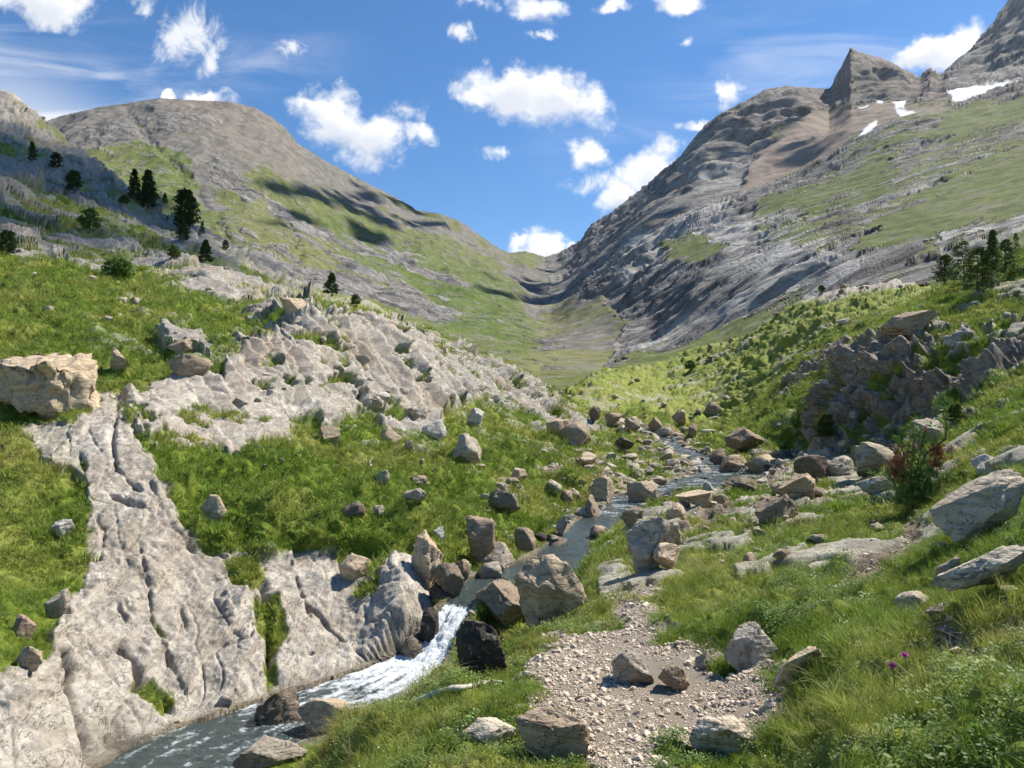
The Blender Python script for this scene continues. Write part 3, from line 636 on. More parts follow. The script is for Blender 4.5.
def mat_far():
    m, t = new_mat('mountain_ground')
    pos = t.n('ShaderNodeTexCoord').outputs['Object']
    a = t.sep(t.attr('m1').outputs['Color']); rock, scree, snow = a[0], a[1], a[2]
    b = t.sep(t.attr('m2').outputs['Color']); olive, brown, light = b[0], b[1], b[2]
    n1 = t.noise(pos, .02, 6., .65); n2 = t.noise(pos, .09, 6., .7); n3 = t.noise(pos, .4, 5., .7)
    st = t.noise(t.scale(pos, (.35, 1.5, .5)), .06, 8., .76, .6)
    rk = t.mix(t.ramp(st, .36, .64), (.10, .095, .088), (.34, .32, .29))
    rl = t.mix(t.ramp(st, .38, .60), (.21, .20, .185), (.60, .57, .52))
    rk = t.mix(light, rk, rl)
    rk = t.mix(t.math('MULTIPLY', brown, .8), rk, t.mix(t.ramp(st, .35, .65), (.13, .10, .08), (.29, .235, .19)))
    rk = t.mix(t.ramp(n3, .6, .75, 0., .5), rk, (.42, .40, .37))
    rk = t.mix(t.ramp(n2, .56, .72, 0., .4), rk, (.13, .12, .085))
    sc = t.mix(t.ramp(n2, .35, .65), (.125, .115, .10), (.20, .185, .16))
    sc = t.mix(brown, sc, t.mix(t.ramp(n1, .35, .65), (.20, .15, .11), (.33, .25, .19)))
    g1 = t.mix(t.ramp(n2, .35, .65), (.062, .095, .022), (.112, .148, .032))
    g2 = t.mix(t.ramp(n2, .35, .65), (.125, .13, .045), (.185, .18, .075))
    gr = t.mix(olive, g1, g2)
    gr = t.mix(t.ramp(n3, .57, .72, 0., .5), gr, (.24, .225, .17))
    gr = t.mix(t.ramp(n3, .44, .30, 0., .5), gr, (.04, .052, .018))
    n5 = t.noise(t.scale(pos, (1., 1.3, 1.6)), .055, 7., .75)
    gr = t.mix(t.ramp(n5, .51, .63, 0., .7), gr, t.mix(n3, (.15, .135, .10), (.27, .25, .20)))
    sc = t.mix(t.ramp(n5, .54, .66, 0., .6), sc, (.30, .28, .24))
    sc = t.mix(t.ramp(n5, .46, .36, 0., .5), sc, (.075, .075, .06))
    base = t.mix(scree, gr, sc)
    base = t.mix(rock, base, rk)
    base = t.mix(snow, base, (.85, .86, .88))
    h = t.math('ADD', t.math('MULTIPLY', st, 1.0), t.math('MULTIPLY', n3, .35))
    h = t.math('MULTIPLY', h, t.math('ADD', t.math('MULTIPLY', rock, .9), .14))
    finish(m, t, base, .92, h, .9, 5.5, .1)
    return m
M_NEAR = mat_near(); M_FAR = mat_far()

# ------------------------------------------------------------------ link terrain, one mesh for each thing it is
dry = np.clip(.3+fbm(Q, 2.5, 4, .6, seed=70.)*.7+.08*sst(5.5, 3, Yd)+.2*sst(40, 90, Yd)-.25*bank, 0, 1)
brn = 0
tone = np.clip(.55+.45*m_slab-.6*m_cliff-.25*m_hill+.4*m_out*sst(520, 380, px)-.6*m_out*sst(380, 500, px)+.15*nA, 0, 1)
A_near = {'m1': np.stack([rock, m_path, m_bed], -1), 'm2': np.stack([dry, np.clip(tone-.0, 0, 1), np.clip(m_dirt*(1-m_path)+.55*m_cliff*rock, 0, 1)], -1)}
Fn = grid_faces(near.ncol, near.nrow)
fc = Fn[:, 0]
cls = np.zeros(len(Fn), int)
fx = px[fc]; fyv = py[fc]; fY = Yd[fc]
cls[(m_hill[fc] > .5) | ((fY > 62) & (fx < 430))] = 5
cls[(m_out[fc] > .5) & (fY < 75)] = 2
cls[(m_slab[fc] > .5)] = 1
cls[(m_cliff[fc] > .5)] = 3
cls[(m_path[fc] > .5)] = 4
cls[(m_cliff[fc] > .5) & (fx < 868) & (fyv < 398) & (fY > 31.5)] = 6
keep = ~((fY > 230))
def nm(i): return keep & (cls == i)
tag(sub('ground', Pn, Fn, nm(0), M_NEAR, A_near), 'rough green turf covering both banks of the stream', kind='structure')
tag(sub('rock_slab', Pn, Fn, nm(1), M_NEAR, A_near), 'huge smooth pale limestone slab sloping down into the stream, split by long cracks', 'rock slab')
tag(sub('rock_outcrop', Pn, Fn, nm(2), M_NEAR, A_near), 'long broken grey and white limestone outcrop crossing the left meadow below the pines', 'rock outcrop')
tag(sub('rock_cliff', Pn, Fn, nm(3), M_NEAR, A_near), 'tall shaded brown grey cliff under the turf edge on the right bank', 'cliff')
tag(sub('path', Pn, Fn, nm(4), M_NEAR, A_near), 'pale stony footpath with loose gravel', kind='structure')
tag(sub('hill', Pn, Fn, nm(5), M_NEAR, A_near), 'hillside of grey rock bands and grass carrying scattered pines', kind='structure')
if nm(6).sum(): tag(sub('rock_cliff', Pn, Fn, nm(6), M_NEAR, A_near), 'low dark crag cut into the green slope beyond the tall shaded cliff', 'cliff')
A_far = {'m1': np.stack([R, S, SN], -1), 'm2': np.stack([OL, BR, LT], -1)}
Ff = grid_faces(far.ncol, far.nrow); fc = Ff[:, 0]
X = fpx[fc]; Yy = FY[fc]; sn = SN[fc] > .5
c = np.where(X < 548, 0, np.where(Yy > np.where(X > 690, 1060, 2600), 2, 1))
c = np.where((Yy < 330) & (X < 620), 3, c); c[sn] = 4
for i, (n_, l_) in enumerate([('mountain', 'rounded green and grey mountain on the left with scree below its summit'), ('mountain', 'long rocky grey mountainside with green patches on the right'), ('mountain', 'jagged brown and grey peaks above a bowl of scree'), ('valley_ground', 'grassy valley floor leading up to the pass'), ('snow', 'old snow patches lying below the jagged peaks')]):
    o = sub(n_, FPn, Ff, c == i, M_FAR, A_far)
    tag(o, l_, kind='stuff' if i == 4 else 'structure')
print('terrain linked', time.time()-T0)

# ------------------------------------------------------------------ picture position -> point on the near ground
W_, H_ = 1100, 800
ZB = np.full((H_, W_), 1e9); IDX = np.full((H_, W_), -1)
qx = np.round(CX+F*Pn[:, 0]/Pn[:, 1]).astype(int)+30; qy = np.round(HOR-F*(Pn[:, 2]-CAMZ)/Pn[:, 1]).astype(int)
ok = (qx >= 0) & (qx < W_) & (qy >= 0) & (qy < H_) & (Yd < 240)
ii = np.where(ok)[0]; ii = ii[np.argsort(-Pn[ii, 1])]
IDX[qy[ii], qx[ii]] = ii
def at(x, y, r=3):
    x = int(round(x))+30; y = int(round(y)); r_ = r
    while r_ < 60:
        blk = IDX[max(0, y-r_):y+r_+1, max(0, x-r_):x+r_+1]; b = blk[blk >= 0]
        if len(b):
            d = np.hypot(qx[b]-x, qy[b]-y)
            k = b[np.argmin(d + (Pn[b, 1]-Pn[b, 1].min())*2)]
            return Vector(Pn[k])
        r_ *= 2
    return None
# ------------------------------------------------------------------ water
def water():
    S = resample(STREAM, .03); n = len(S); M = 30
    tg = np.gradient(S[:, :2], axis=0); tg /= np.linalg.norm(tg, axis=1, keepdims=True)
    nr = np.stack([-tg[:, 1], tg[:, 0]], -1)
    k = np.linspace(-1.35, 1.35, M)
    V = np.zeros((n, M, 3)); V[:, :, :2] = S[:, None, :2]+nr[:, None, :]*(k[None, :, None]*S[:, None, 3:4]); V[:, :, 2] = S[:, None, 2]
    sl = np.gradient(S[:, 2])/.03
    kk = np.ones(21)/21; sls = np.convolve(np.pad(sl, 10, 'edge'), kk, 'valid')
    foam = sst(.10, .42, sls)
    # foam is carried a little downstream (towards the start of the list)
    f2 = foam.copy()
    for i in range(n-2, -1, -1): f2[i] = max(f2[i], f2[i+1]*.984)
    fo = np.repeat(f2[:, None], M, 1)
    Pq = V.reshape(-1, 3).astype(f32)
    rough = .3+1.2*np.repeat(foam[:, None], M, 1).ravel()
    d = fbm(Pq*np.array([1, 1, .5], f32), .22, 5, .6, seed=80.)*.045*rough+fbm(Pq, .8, 3, .5, seed=81.)*.01
    d += np.repeat((sls > .25)[:, None], M, 1).ravel()*fbm(Pq, .12, 3, .6, kind='b', seed=83.)*.02
    SV = np.stack([np.repeat(k[None], n, 0).ravel()*np.repeat(S[:, 3:4], M, 1).ravel()*9, np.repeat((np.arange(n)*.03)[:, None], M, 1).ravel()*2.2, np.zeros(n*M)], -1).astype(f32)
    st_ = np.repeat(sst(.2, .5, sls)[:, None], M, 1).ravel()
    d = d*(1-.75*st_)+st_*(fbm(SV, 1., 5, .65, seed=87.)*.045+fbm(SV*.5, 1., 2, seed=88.)*.05+fbm(Pq, .09, 3, .6, seed=89.)*.03)
    V.reshape(-1, 3)[:, 2] += d
    fo = np.clip(fo.ravel()*1.15+(fbm(SV, 1., 4, .65, seed=84.)*.5-.02)*(fo.ravel() > .02), 0, 1)
    k2 = np.repeat(np.abs(k)[None], n, 0).ravel()
    up = np.repeat((S[:, 1] > 11.4)[:, None], M, 1).ravel()
    fo = np.clip(fo-up*.2, 0, 1)
    fo = np.maximum(fo, .42*sst(-.05, .4, fbm(Pq*np.array([1, 1.6, 1], f32), .7, 5, .7, seed=86.))*(Pq[:, 1] > 20))
    m, t = new_mat('stream_water')
    pos = t.n('ShaderNodeTexCoord').outputs['Object']
    fa = t.attr('foam').outputs['Fac']
    nz = t.noise(pos, 14., 6., .7); nz2 = t.noise(t.scale(pos, (1., 1.6, 1.)), 5., 4., .6, .5)
    ff = t.ramp(t.math('ADD', fa, t.math('MULTIPLY', t.math('SUBTRACT', nz, .5), 1.5)), .22, .9)
    wat = t.n('ShaderNodeBsdfPrincipled', {'Base Color': (.06, .08, .075), 'Roughness': .07, 'IOR': 1.33, 'Specular IOR Level': .6})
    bp = t.n('ShaderNodeBump', {'Height': t.math('ADD', nz2, t.math('MULTIPLY', nz, .3)), 'Strength': .8, 'Distance': .06}); t.t.links.new(bp.outputs[0], wat.inputs['Normal'])
    tr = t.n('ShaderNodeBsdfTransparent', {'Color': (.80, .84, .74)})
    fr = t.n('ShaderNodeFresnel', {'IOR': 1.33}); t.t.links.new(bp.outputs[0], fr.inputs['Normal'])
    w1 = t.n('ShaderNodeMixShader', {0: t.math('ADD', fr.outputs[0], .58, clamp=True), 1: tr.outputs[0], 2: wat.outputs[0]})
    fm_ = t.n('ShaderNodeBsdfPrincipled', {'Base Color': (.74, .78, .80), 'Roughness': .6, 'Subsurface Weight': .0}); b2 = t.n('ShaderNodeBump', {'Height': nz, 'Strength': 1., 'Distance': .06}); t.t.links.new(b2.outputs[0], fm_.inputs['Normal'])
    ms = t.n('ShaderNodeMixShader', {0: ff, 1: w1.outputs[0], 2: fm_.outputs[0]})
    t.n('ShaderNodeOutputMaterial', {'Surface': ms.outputs[0]})
    o = mesh_np('water', V.reshape(-1, 3), grid_faces(n, M), m, {'foam': fo})
    tag(o, 'clear shallow mountain stream breaking white over a small rocky fall', kind='structure')
water()

# ------------------------------------------------------------------ boulders
def ico(sub_):
    import bmesh
    bm = bmesh.new(); bmesh.ops.create_icosphere(bm, subdivisions=sub_, radius=1.)
    V = np.array([v.co[:] for v in bm.verts]); Fc = np.array([[v.index for v in f.verts] for f in bm.faces]); bm.free()
    return V, Fc
ICO = {k: ico(k) for k in (2, 3, 4, 5)}
def boulder_data(seed, sub_=4, planes=14, rough=1., round_=.0, flat=1., faces=()):
    planes = int(planes*1.7)+4
    r = np.random.default_rng(seed); V, Fc = ICO[sub_]; V = V.copy()
    for fx_, fy_, fz_, d in faces:
        n = np.array([fx_, fy_, fz_]); n /= np.linalg.norm(n); V -= np.outer(np.clip(V@n-d, 0, None), n)
    for i in range(planes):
        n = r.normal(size=3); n[2] *= .8; n /= np.linalg.norm(n)
        d = r.uniform(.36, .74)+round_
        k = V@n-d; V -= np.outer(np.clip(k, 0, None), n)
    Vq = (V*1.0+seed*7.3).astype(f32)
    nrm = V/np.linalg.norm(V, axis=1, keepdims=True)
    bl, be_ = blocks(Vq, seed*.9, .35, .6, np.full(len(V), .02), seed, .9)
    V += nrm*(fbm(Vq, .8, 5, .6)*.055*rough+fbm(Vq, .3, 4, .6, kind='r')*.022*rough+bl*.05*rough*(1-min(1, round_*6)))[:, None]
    if sub_ >= 4:      # bedding cracks
        dirn = r.normal(size=3); dirn /= np.linalg.norm(dirn); s_ = (V@dirn)*r.uniform(3, 5)+fbm(Vq, .8, 3)*.5
        V -= nrm*(np.exp(-((s_-np.round(s_))/.07)**2)*.045*rough)[:, None]
    lo = V.min(0); hi = V.max(0); V = (V-(lo+hi)/2)/(hi-lo)
    V[:, 2] += .5
    return V, Fc
def mat_rock():
    m, t = new_mat('boulder_stone')
    pos = t.n('ShaderNodeNewGeometry').outputs['Position']; oi = t.n('ShaderNodeObjectInfo')
    ro = t.n('ShaderNodeVectorMath', {0: pos, 1: t.n('ShaderNodeCombineXYZ', {0: t.math('MULTIPLY', oi.outputs['Random'], 37.), 1: t.math('MULTIPLY', oi.outputs['Random'], 91.)}).outputs[0]}, operation='ADD').outputs[0]
    n1 = t.noise(ro, 2.2, 6., .65); n2 = t.noise(ro, 14., 5., .7); st = t.noise(t.scale(ro, (1., 1., 5.), (.6, .4, 0)), 3., 5., .7, .5); n4 = t.noise(ro, 50., 3., .6)
    c = oi.outputs['Color']
    c1 = t.mix(t.ramp(st, .38, .62, 0., .75), c, t.mix(.55, c, (.10, .075, .055)))
    c1 = t.mix(t.ramp(n1, .52, .68, 0., .6), c1, t.mix(.45, c, (.30, .19, .10)))
    c1 = t.mix(t.ramp(n2, .55, .70, 0., .6), c1, t.mix(.5, c, (.66, .60, .50)))
    c1 = t.mix(t.ramp(n2, .44, .32, 0., .55), c1, (.07, .06, .048))
    c1 = t.mix(t.ramp(n4, .60, .72, 0., .5), c1, (.09, .08, .065))
    n6 = t.noise(ro, 5., 6., .7, 1.)
    c1 = t.mix(t.ramp(n6, .57, .64, 0., .55), c1, (.10, .085, .06))
    l1 = t.ramp(t.math('ABSOLUTE', t.math('SUBTRACT', t.noise(t.scale(ro, (1., .6, 1.6), (.5, .3, .4)), 3., 4., .6, .5), .5)), .0, .012, 1., 0.)
    c1 = t.mix(t.math('MULTIPLY', l1, .7), c1, (.05, .04, .03))
    h = t.math('ADD', t.math('ADD', st, t.math('MULTIPLY', n2, .5)), t.math('MULTIPLY', n4, .2))
    finish(m, t, c1, .85, h, .8, .05, .2)
    return m
M_ROCK = mat_rock()
_bc = {}
def boulder_mesh(seed, sub_=4, **k):
    key = (seed, sub_, tuple(sorted(k.items())))
    if key not in _bc:
        V, Fc = boulder_data(seed, sub_, **k); me = bpy.data.meshes.new('boulder')
        me.vertices.add(len(V)); me.vertices.foreach_set('co', V.astype(f32).ravel()); me.loops.add(Fc.size); me.loops.foreach_set('vertex_index', Fc.astype(np.int32).ravel())
        me.polygons.add(len(Fc)); me.polygons.foreach_set('loop_start', np.arange(0, Fc.size, 3, dtype=np.int32)); me.polygons.foreach_set('use_smooth', np.ones(len(Fc), bool))
        me.update(); me.validate(); me.materials.append(M_ROCK); _bc[key] = me
    return _bc[key]
TONE = dict(pale=(.53,.455,.345), white=(.62,.575,.50), tan=(.54,.42,.28), brown=(.37,.285,.195), dark=(.19,.15,.11), grey=(.41,.355,.28), wet=(.042,.038,.034), pink=(.40,.27,.20))
def rock(x0, x1, y0, y1, tone, label=None, seed=1, name='boulder', group=None, deep=.8, sub_=4, rz=None, tilt=0., dy=0., sink=.2, by=None, th=None, **k):
    """a stone filling the picture box x0..x1, y0..y1 with its foot on the ground there"""
    p = at((x0+x1)/2, (by if by is not None else y1)-1)
    if p is None: return None
    y = p.y+dy; s = y/F; w = (x1-x0)*s; h = (y1-y0)*s
    o = bpy.data.objects.new(name, boulder_mesh(seed, sub_, **k)); COL.objects.link(o)
    yc = y+w*deep*.4
    o.location = (((x0+x1)/2-CX)*yc/F, yc, p.z-h*sink)
    if rz is None: rz = (seed*1.7) % 1.2-.6
    o.scale = (w*1.0, w*deep, h*(1+sink)*1.03); o.rotation_euler = (0, math.radians(tilt), rz)
    if th:
        o.scale = (math.hypot(w, h-th*s), w*deep, th*s); o.location = (o.location[0], yc+.1*w, p.z+h*.5-th*s*.95); o.scale = (o.scale[0]*1.15, o.scale[1]*1.5, th*s*1.45)
    c = TONE[tone]; v = 1+.14*math.sin(seed*12.9); o.color = (c[0]*v, c[1]*v, c[2]*v, 1)
    tag(o, label, 'boulder' if name == 'boulder' else 'stone', group)
    return o
B = rock
B(-16,106,348,426,'tan','great pale topped boulder perched above the head of the limestone slab',3,sub_=5,planes=3,rough=2.,deep=.9,rz=.05,faces=((-.05,-.22,.97,.36),(-.25,-.95,-.12,.42),(.6,-.72,-.1,.52),(.9,.1,.4,.66),(.2,.9,.3,.6),(.1,-.85,-.6,.56)))
B(407,444,538,592,'tan','upright blocky tan boulder on the slab corner above the waterfall',5,sub_=5,planes=10,by=590)
B(338,370,556,582,'tan','rounded tan stone resting on the grass lip of the slab',6,round_=.12)
B(464,496,527,573,'brown','upright brown boulder against the turf bank behind the waterfall',8,by=566)
B(486,526,542,576,'grey','angular grey boulder leaning beside the pool above the waterfall',9,planes=8,tilt=-18)
B(472,505,565,592,'grey','smooth grey stone just above the lip of the waterfall',10,round_=.15)
B(420,440,612,652,'wet','tall wet black stone squeezing the white water from the slab side',98)
B(462,482,606,632,'wet','wet black stone squeezing the white water from the path side',99)
B(400,424,640,668,'dark','dark wet stone half under the foam at the base of the slab',100)
B(447,474,562,586,'brown','brown stone wedged between the upright boulder and the waterfall',12)
B(476,532,585,632,'brown','big angular brown boulder filling the gap right of the waterfall',14,sub_=5,planes=9,deep=.9)
B(450,510,626,676,'wet','black wet boulder at the foot of the waterfall',15,sub_=5,planes=10,deep=.9)
B(526,594,556,620,'tan','long tan boulder with a ragged face between the pool and the path',16,sub_=5,planes=9,deep=.7,tilt=-14)
B(514,536,530,552,'brown','dark brown block beside the small upper cascade',18,planes=8)
B(541,569,538,556,'dark','low dark stone in the middle of the upper cascade',19)
B(556,568,521,539,'grey','small grey upright stone on the left edge of the upper cascade',20)
B(582,601,497,527,'brown','dark brown rock under the turf overhang below the tan block',21)
B(550,575,550,562,'wet','wet black ledge stone in the pool above the waterfall',22)
B(428,452,585,616,'wet','wet black stone beside the top of the waterfall on the slab side',23)
B(436,462,566,600,'dark','dark stone stacked under the upright tan boulder',24)
B(560,592,419,440,'brown','brown block at the lower tip of the grey outcrop',25,planes=8)
B(545,570,420,436,'tan','tan block leaning on the lower end of the grey outcrop',26)
B(588,601,404,417,'dark','dark stone on grass just past the tip of the outcrop',27)
B(604,623,413,426,'brown','brown block left of the stones heaped across the upper stream',28)
B(624,642,419,432,'brown','squat brown block in the middle of the stones across the upper stream',29)
B(645,662,416,431,'brown','slanting brown slab standing among the stones across the upper stream',30,tilt=20,planes=7)
B(612,635,436,448,'dark','dark flat topped stone at the left edge of the upper stream',31,planes=7)
B(672,686,407,421,'tan','tan rock highest on the left of the upper stream',32)
B(686,698,423,436,'brown','small brown block just below the tan rock beside the upper stream',33)
B(703,722,403,416,'brown','brown boulder alone on the green rise above the upper stream',34)
B(721,770,427,449,'brown','large dark brown flat topped boulder by the upper stream under the cliff',35,sub_=5,planes=8)
B(708,732,448,464,'dark','dark block just below the large flat topped boulder by the stream',36,planes=8)
B(588,615,480,504,'tan','square tan block in the turf left of the dark gap by the stream',37,planes=8,by=502)
B(624,658,483,506,'tan','rounded tan boulder at the near edge of the shallow gravelly water',38,round_=.08)
B(620,644,508,528,'brown','brown stone on the near bank right of the small white cascade',39)
B(665,688,505,523,'tan','tan upright stone on the near bank below the shallow water',40)
B(675,712,493,507,'tan','flat tan ledge stone dipping into the shallow water',41,planes=8)
B(625,684,520,570,'grey','jagged lichen mottled grey rock standing in the grass near the head of the path',42,sub_=5,planes=11,tilt=0,rough=1.4,sink=.4)
B(650,686,546,570,'tan','tan stone leaning on the jagged mottled rock',43)
B(744,776,456,472,'tan','low flat tan rock between the stream and the cliff foot',44)
B(718,746,456,474,'brown','brown stone wedged at the bend of the shallow stream',45)
B(722,758,480,491,'dark','flat dark slab lying along the near edge of the shallow water',46,planes=7)
B(789,832,457,480,'dark','long dark rock overhanging its shadow at the foot of the cliff',47,planes=8,deep=.5)
B(826,858,455,474,'pale','smooth pale rock joined to the long dark rock under the cliff',48,round_=.1)
B(775,817,474,497,'tan','tan square edged boulder on the grass below the long dark rock',49,planes=8)
B(750,801,496,524,'brown','brown broken slab half sunk on the right bank under the tan boulder',50,planes=8,deep=.6)
B(909,945,419,444,'pale','pale boulder just behind the red and green bush',51)
B(850,905,444,474,'pale','pale mottled slab between the cliff foot and the red and green bush',52,deep=.5)
B(855,895,475,491,'pale','low pale stone left of the red and green bush',53,deep=.5)
B(973,998,456,474,'white','small rounded white stone right of the red and green bush',54,round_=.15)
B(958,1040,466,530,'pale','large pale grey slab leaning out of the right slope',55,sub_=5,planes=8,tilt=-27,deep=.5,th=34,rz=.1)
B(936,960,557,590,'grey','upright grey stone at the left end of the long bank slab',56)
B(955,1045,540,592,'pale','long pale slab buried in the right bank with only its edge bare',57,sub_=5,tilt=-27,deep=.3,th=24,rz=.1)
B(895,936,596,614,'pale','flat pale stone in the herbs above the bare soil scar',58,planes=8,deep=.6)
B(922,964,603,620,'grey','flat grey stone next to the soil scar on the right bank',59,planes=8,deep=.5)
B(778,828,645,684,'tan','slanting orange edged slab in the long grass right of the path',60,planes=8,deep=.35,tilt=-32,th=17,rz=.1)
B(723,775,630,668,'grey','rounded grey boulder with a cracked base at the right edge of the path',61,sub_=5,round_=.1,planes=10)
B(692,760,724,758,'pale','low flat pale rock with an orange corner at the near end of the path',62,sub_=5,planes=7,deep=.6)
B(514,592,718,772,'brown','golden brown boulder in the foreground grass beside the path',63,sub_=5,planes=10,deep=.55)
B(458,518,725,745,'pale','low pale stone touching the golden brown foreground boulder',64,planes=9,deep=.5)
B(243,313,702,746,'dark','dark brown wedge shaped boulder sitting in the lower stream',65,sub_=5,planes=7,deep=.7,tilt=-12)
B(298,350,704,732,'tan','smooth tan boulder just right of the dark wedge in the stream',66,round_=.12)
B(232,308,740,768,'grey','low pale grey rock at the near edge of the lower stream',67,planes=9,deep=.5)
B(610,654,656,686,'grey','weathered grey rock with a fern in the middle of the gravel path',68)
B(655,690,668,694,'brown','dark brown stone on the gravel path right of the weathered grey rock',69)
B(694,716,655,672,'grey','small grey stone at the right margin of the gravel path',70)
B(36,66,589,622,'pale','pale slanted stone on the turf at the left border of the slab',71,tilt=25,deep=.5)
B(11,35,617,638,'pink','round reddish stone on the left turf',72,round_=.2)
B(11,45,649,670,'tan','pale tan flat stone below the round reddish one',73,deep=.6)
B(51,73,522,540,'white','small white angular stone in the left turf',74,planes=8)
B(197,227,496,524,'tan','tan leaf shaped slab lying on the mossy bank above the big slab',75,planes=9,deep=.5)
B(316,341,427,446,'brown','brown pointed stone at the foot of the white outcrop blocks',76,planes=7)
B(102,130,353,374,'tan','tan slab sliver in the meadow above the perched boulder',77,tilt=22,deep=.4)
B(166,210,355,380,'brown','flat brownish boulder in the hollow above the slab head',78,deep=.7)
B(168,200,337,355,'brown','brown stone pile top in the hollow above the slab head',79)
B(270,308,288,318,'tan','leaning tan erratic block on the crest of the outcrop',80,sub_=5,planes=7,tilt=38,deep=.5,th=16,rz=.1)
B(893,942,301,328,'brown','long grey brown block on the green slope below the pine clump',81,planes=7,tilt=-24,deep=.35,sub_=5,th=17,rz=.05)
B(402,415,441,455,'brown','small round brown stone in the middle of the left meadow',82,round_=.12)
B(380,402,426,441,'tan','tan wedge stone below the lower edge of the outcrop',83,planes=7)
B(420,447,421,441,'white','bright white slab fallen from the outcrop onto the meadow',84,planes=7,deep=.6)
B(466,484,408,426,'white','white pointed block at the outcrop foot above the meadow trail',85,planes=7)
B(450,486,434,463,'pale','pair like cleft pale rock on the meadow above the stream bank',86)
B(371,387,468,482,'pale','narrow pale stone tilted in the left meadow',87,tilt=25)
B(409,428,477,489,'tan','flat tan stone in mid meadow beside a brown hollow',88)
B(399,427,488,501,'pale','long flat pale stone lying in the meadow above the bank',89,deep=.5)
B(340,365,504,518,'dark','dark topped stone at the edge of the turf overhang',90)
B(373,386,507,520,'pale','pale chip beside the dark topped stone on the turf edge',91)
B(486,522,491,515,'brown','brown flat stone on the meadow edge over the upper cascade',92,deep=.6)
B(511,528,469,482,'tan','tan pyramid stone on the upper meadow',93,planes=6)
B(544,563,481,494,'pale','pale angular stone on the turf above the tan block',94,planes=7)
B(496,509,484,494,'pale','tiny pale stone right of the brown flat one',95)
B(574,598,453,467,'tan','tan humped stone at the end of the meadow trail',96)
B(432,446,528,543,'white','white chip stuck in the turf bank above the tan boulder',97)

# smaller stones, alike within their group
rr = random.Random(5)
def scatter(n, poly, tones, wpx, label, group, name='stone', ymax=240, flat=.6, ok=None):
    xs = [a for a, b in poly]; ys = [b for a, b in poly]; c = 0; tries = 0
    while c < n and tries < n*30:
        tries += 1
        x = rr.uniform(min(xs), max(xs)); y = rr.uniform(min(ys), max(ys))
        if poly_sd(np.array([x]), np.array([y]), poly)[0] < 0: continue
        w = wpx[0]+(wpx[1]-wpx[0])*rr.random()**2.2; h = w*rr.uniform(.28, .58)*flat/.6
        if rock(x-w/2, x+w/2, y-h, y, rr.choice(tones), label, 200+rr.randint(0, 13), name, group, deep=rr.uniform(.6, 1.), sub_=3, rz=rr.uniform(-3, 3), tilt=rr.uniform(-14, 14), sink=.45): c += 1
scatter(30, [(250,445),(440,440),(560,440),(640,460),(560,500),(440,520),(300,500),(230,470)], ['pale','tan','grey','pale'], (4,13), 'small pale stone half sunk in the grass of the left meadow', 'small stones in the left meadow')
scatter(18, [(0,275),(150,275),(250,300),(160,350),(110,350),(0,340)], ['pale','grey','tan'], (4,16), 'small flat stone in the shaded grass under the pine slope', 'stones under the pine slope')
scatter(30, [(560,385),(650,372),(740,380),(740,425),(700,440),(600,430)], ['tan','pale','brown','grey'], (3,10), 'small stone strewn over the grassy rise beyond the outcrop', 'stones strewn on the rise beyond the outcrop')
scatter(55, [(560,500),(600,470),(640,440),(720,440),(780,450),(790,500),(720,530),(690,545),(640,520),(600,540)], ['tan','brown','grey','pale','pink'], (6,20), 'cobble lying beside the shallow upper stream', 'cobbles beside the upper stream')
scatter(20, [(600,505),(640,490),(660,470),(720,455),(750,470),(745,486),(690,497),(640,508)], ['dark','brown','grey','wet'], (5,14), 'dark stone standing in the shallow water of the upper stream', 'dark stones in the upper stream')
scatter(36, [(600,424),(640,428),(700,440),(730,455),(740,470),(690,472),(650,452)], ['tan','brown','grey','pale','dark'], (5,18), 'block in the rocky bed where the upper stream comes down', 'blocks in the bed of the upper stream')
scatter(22, [(440,560),(480,545),(560,540),(590,520),(600,545),(540,570),(500,600),(470,640),(440,620)], ['dark','brown','grey','wet'], (6,18), 'wet stone wedged among the boulders of the waterfall', 'stones wedged along the waterfall')
scatter(16, [(690,530),(800,470),(890,490),(880,540),(800,560),(700,570)], ['tan','pale','brown'], (6,22), 'small stone in the tussocks between the path and the right cliff', 'stones in the tussocks of the right bank')
scatter(8, [(800,560),(900,520),(1010,480),(1020,640),(900,640)], ['pale','grey'], (6,18), 'small grey stone in the herbs of the right bank', 'stones in the herbs of the right bank')
scatter(10, [(130,735),(230,705),(330,690),(360,700),(300,745),(200,775)], ['brown','grey','tan','dark'], (8,22), 'cobble in the shallow pool at the foot of the limestone slab', 'cobbles in the lower pool')
scatter(8, [(540,660),(700,660),(760,690),(650,740),(590,740)], ['pale','grey','tan'], (6,17), 'loose stone lying on the gravel of the path', 'loose stones on the path')
scatter(20, [(780,290),(880,282),(930,285),(860,292),(790,300),(740,350),(700,365),(690,350),(740,325)], ['pink','tan','brown'], (3,9), 'small reddish stone in the scree along the crest of the right slope', 'reddish stones on the crest')
scatter(20, [(235,400),(300,330),(360,330),(420,380),(440,420),(400,430),(330,420),(260,435)], ['pale','white','grey'], (7,22), 'loose pale block lying on the broken limestone outcrop', 'loose blocks on the outcrop')
print('stones', time.time()-T0, len(_bc))

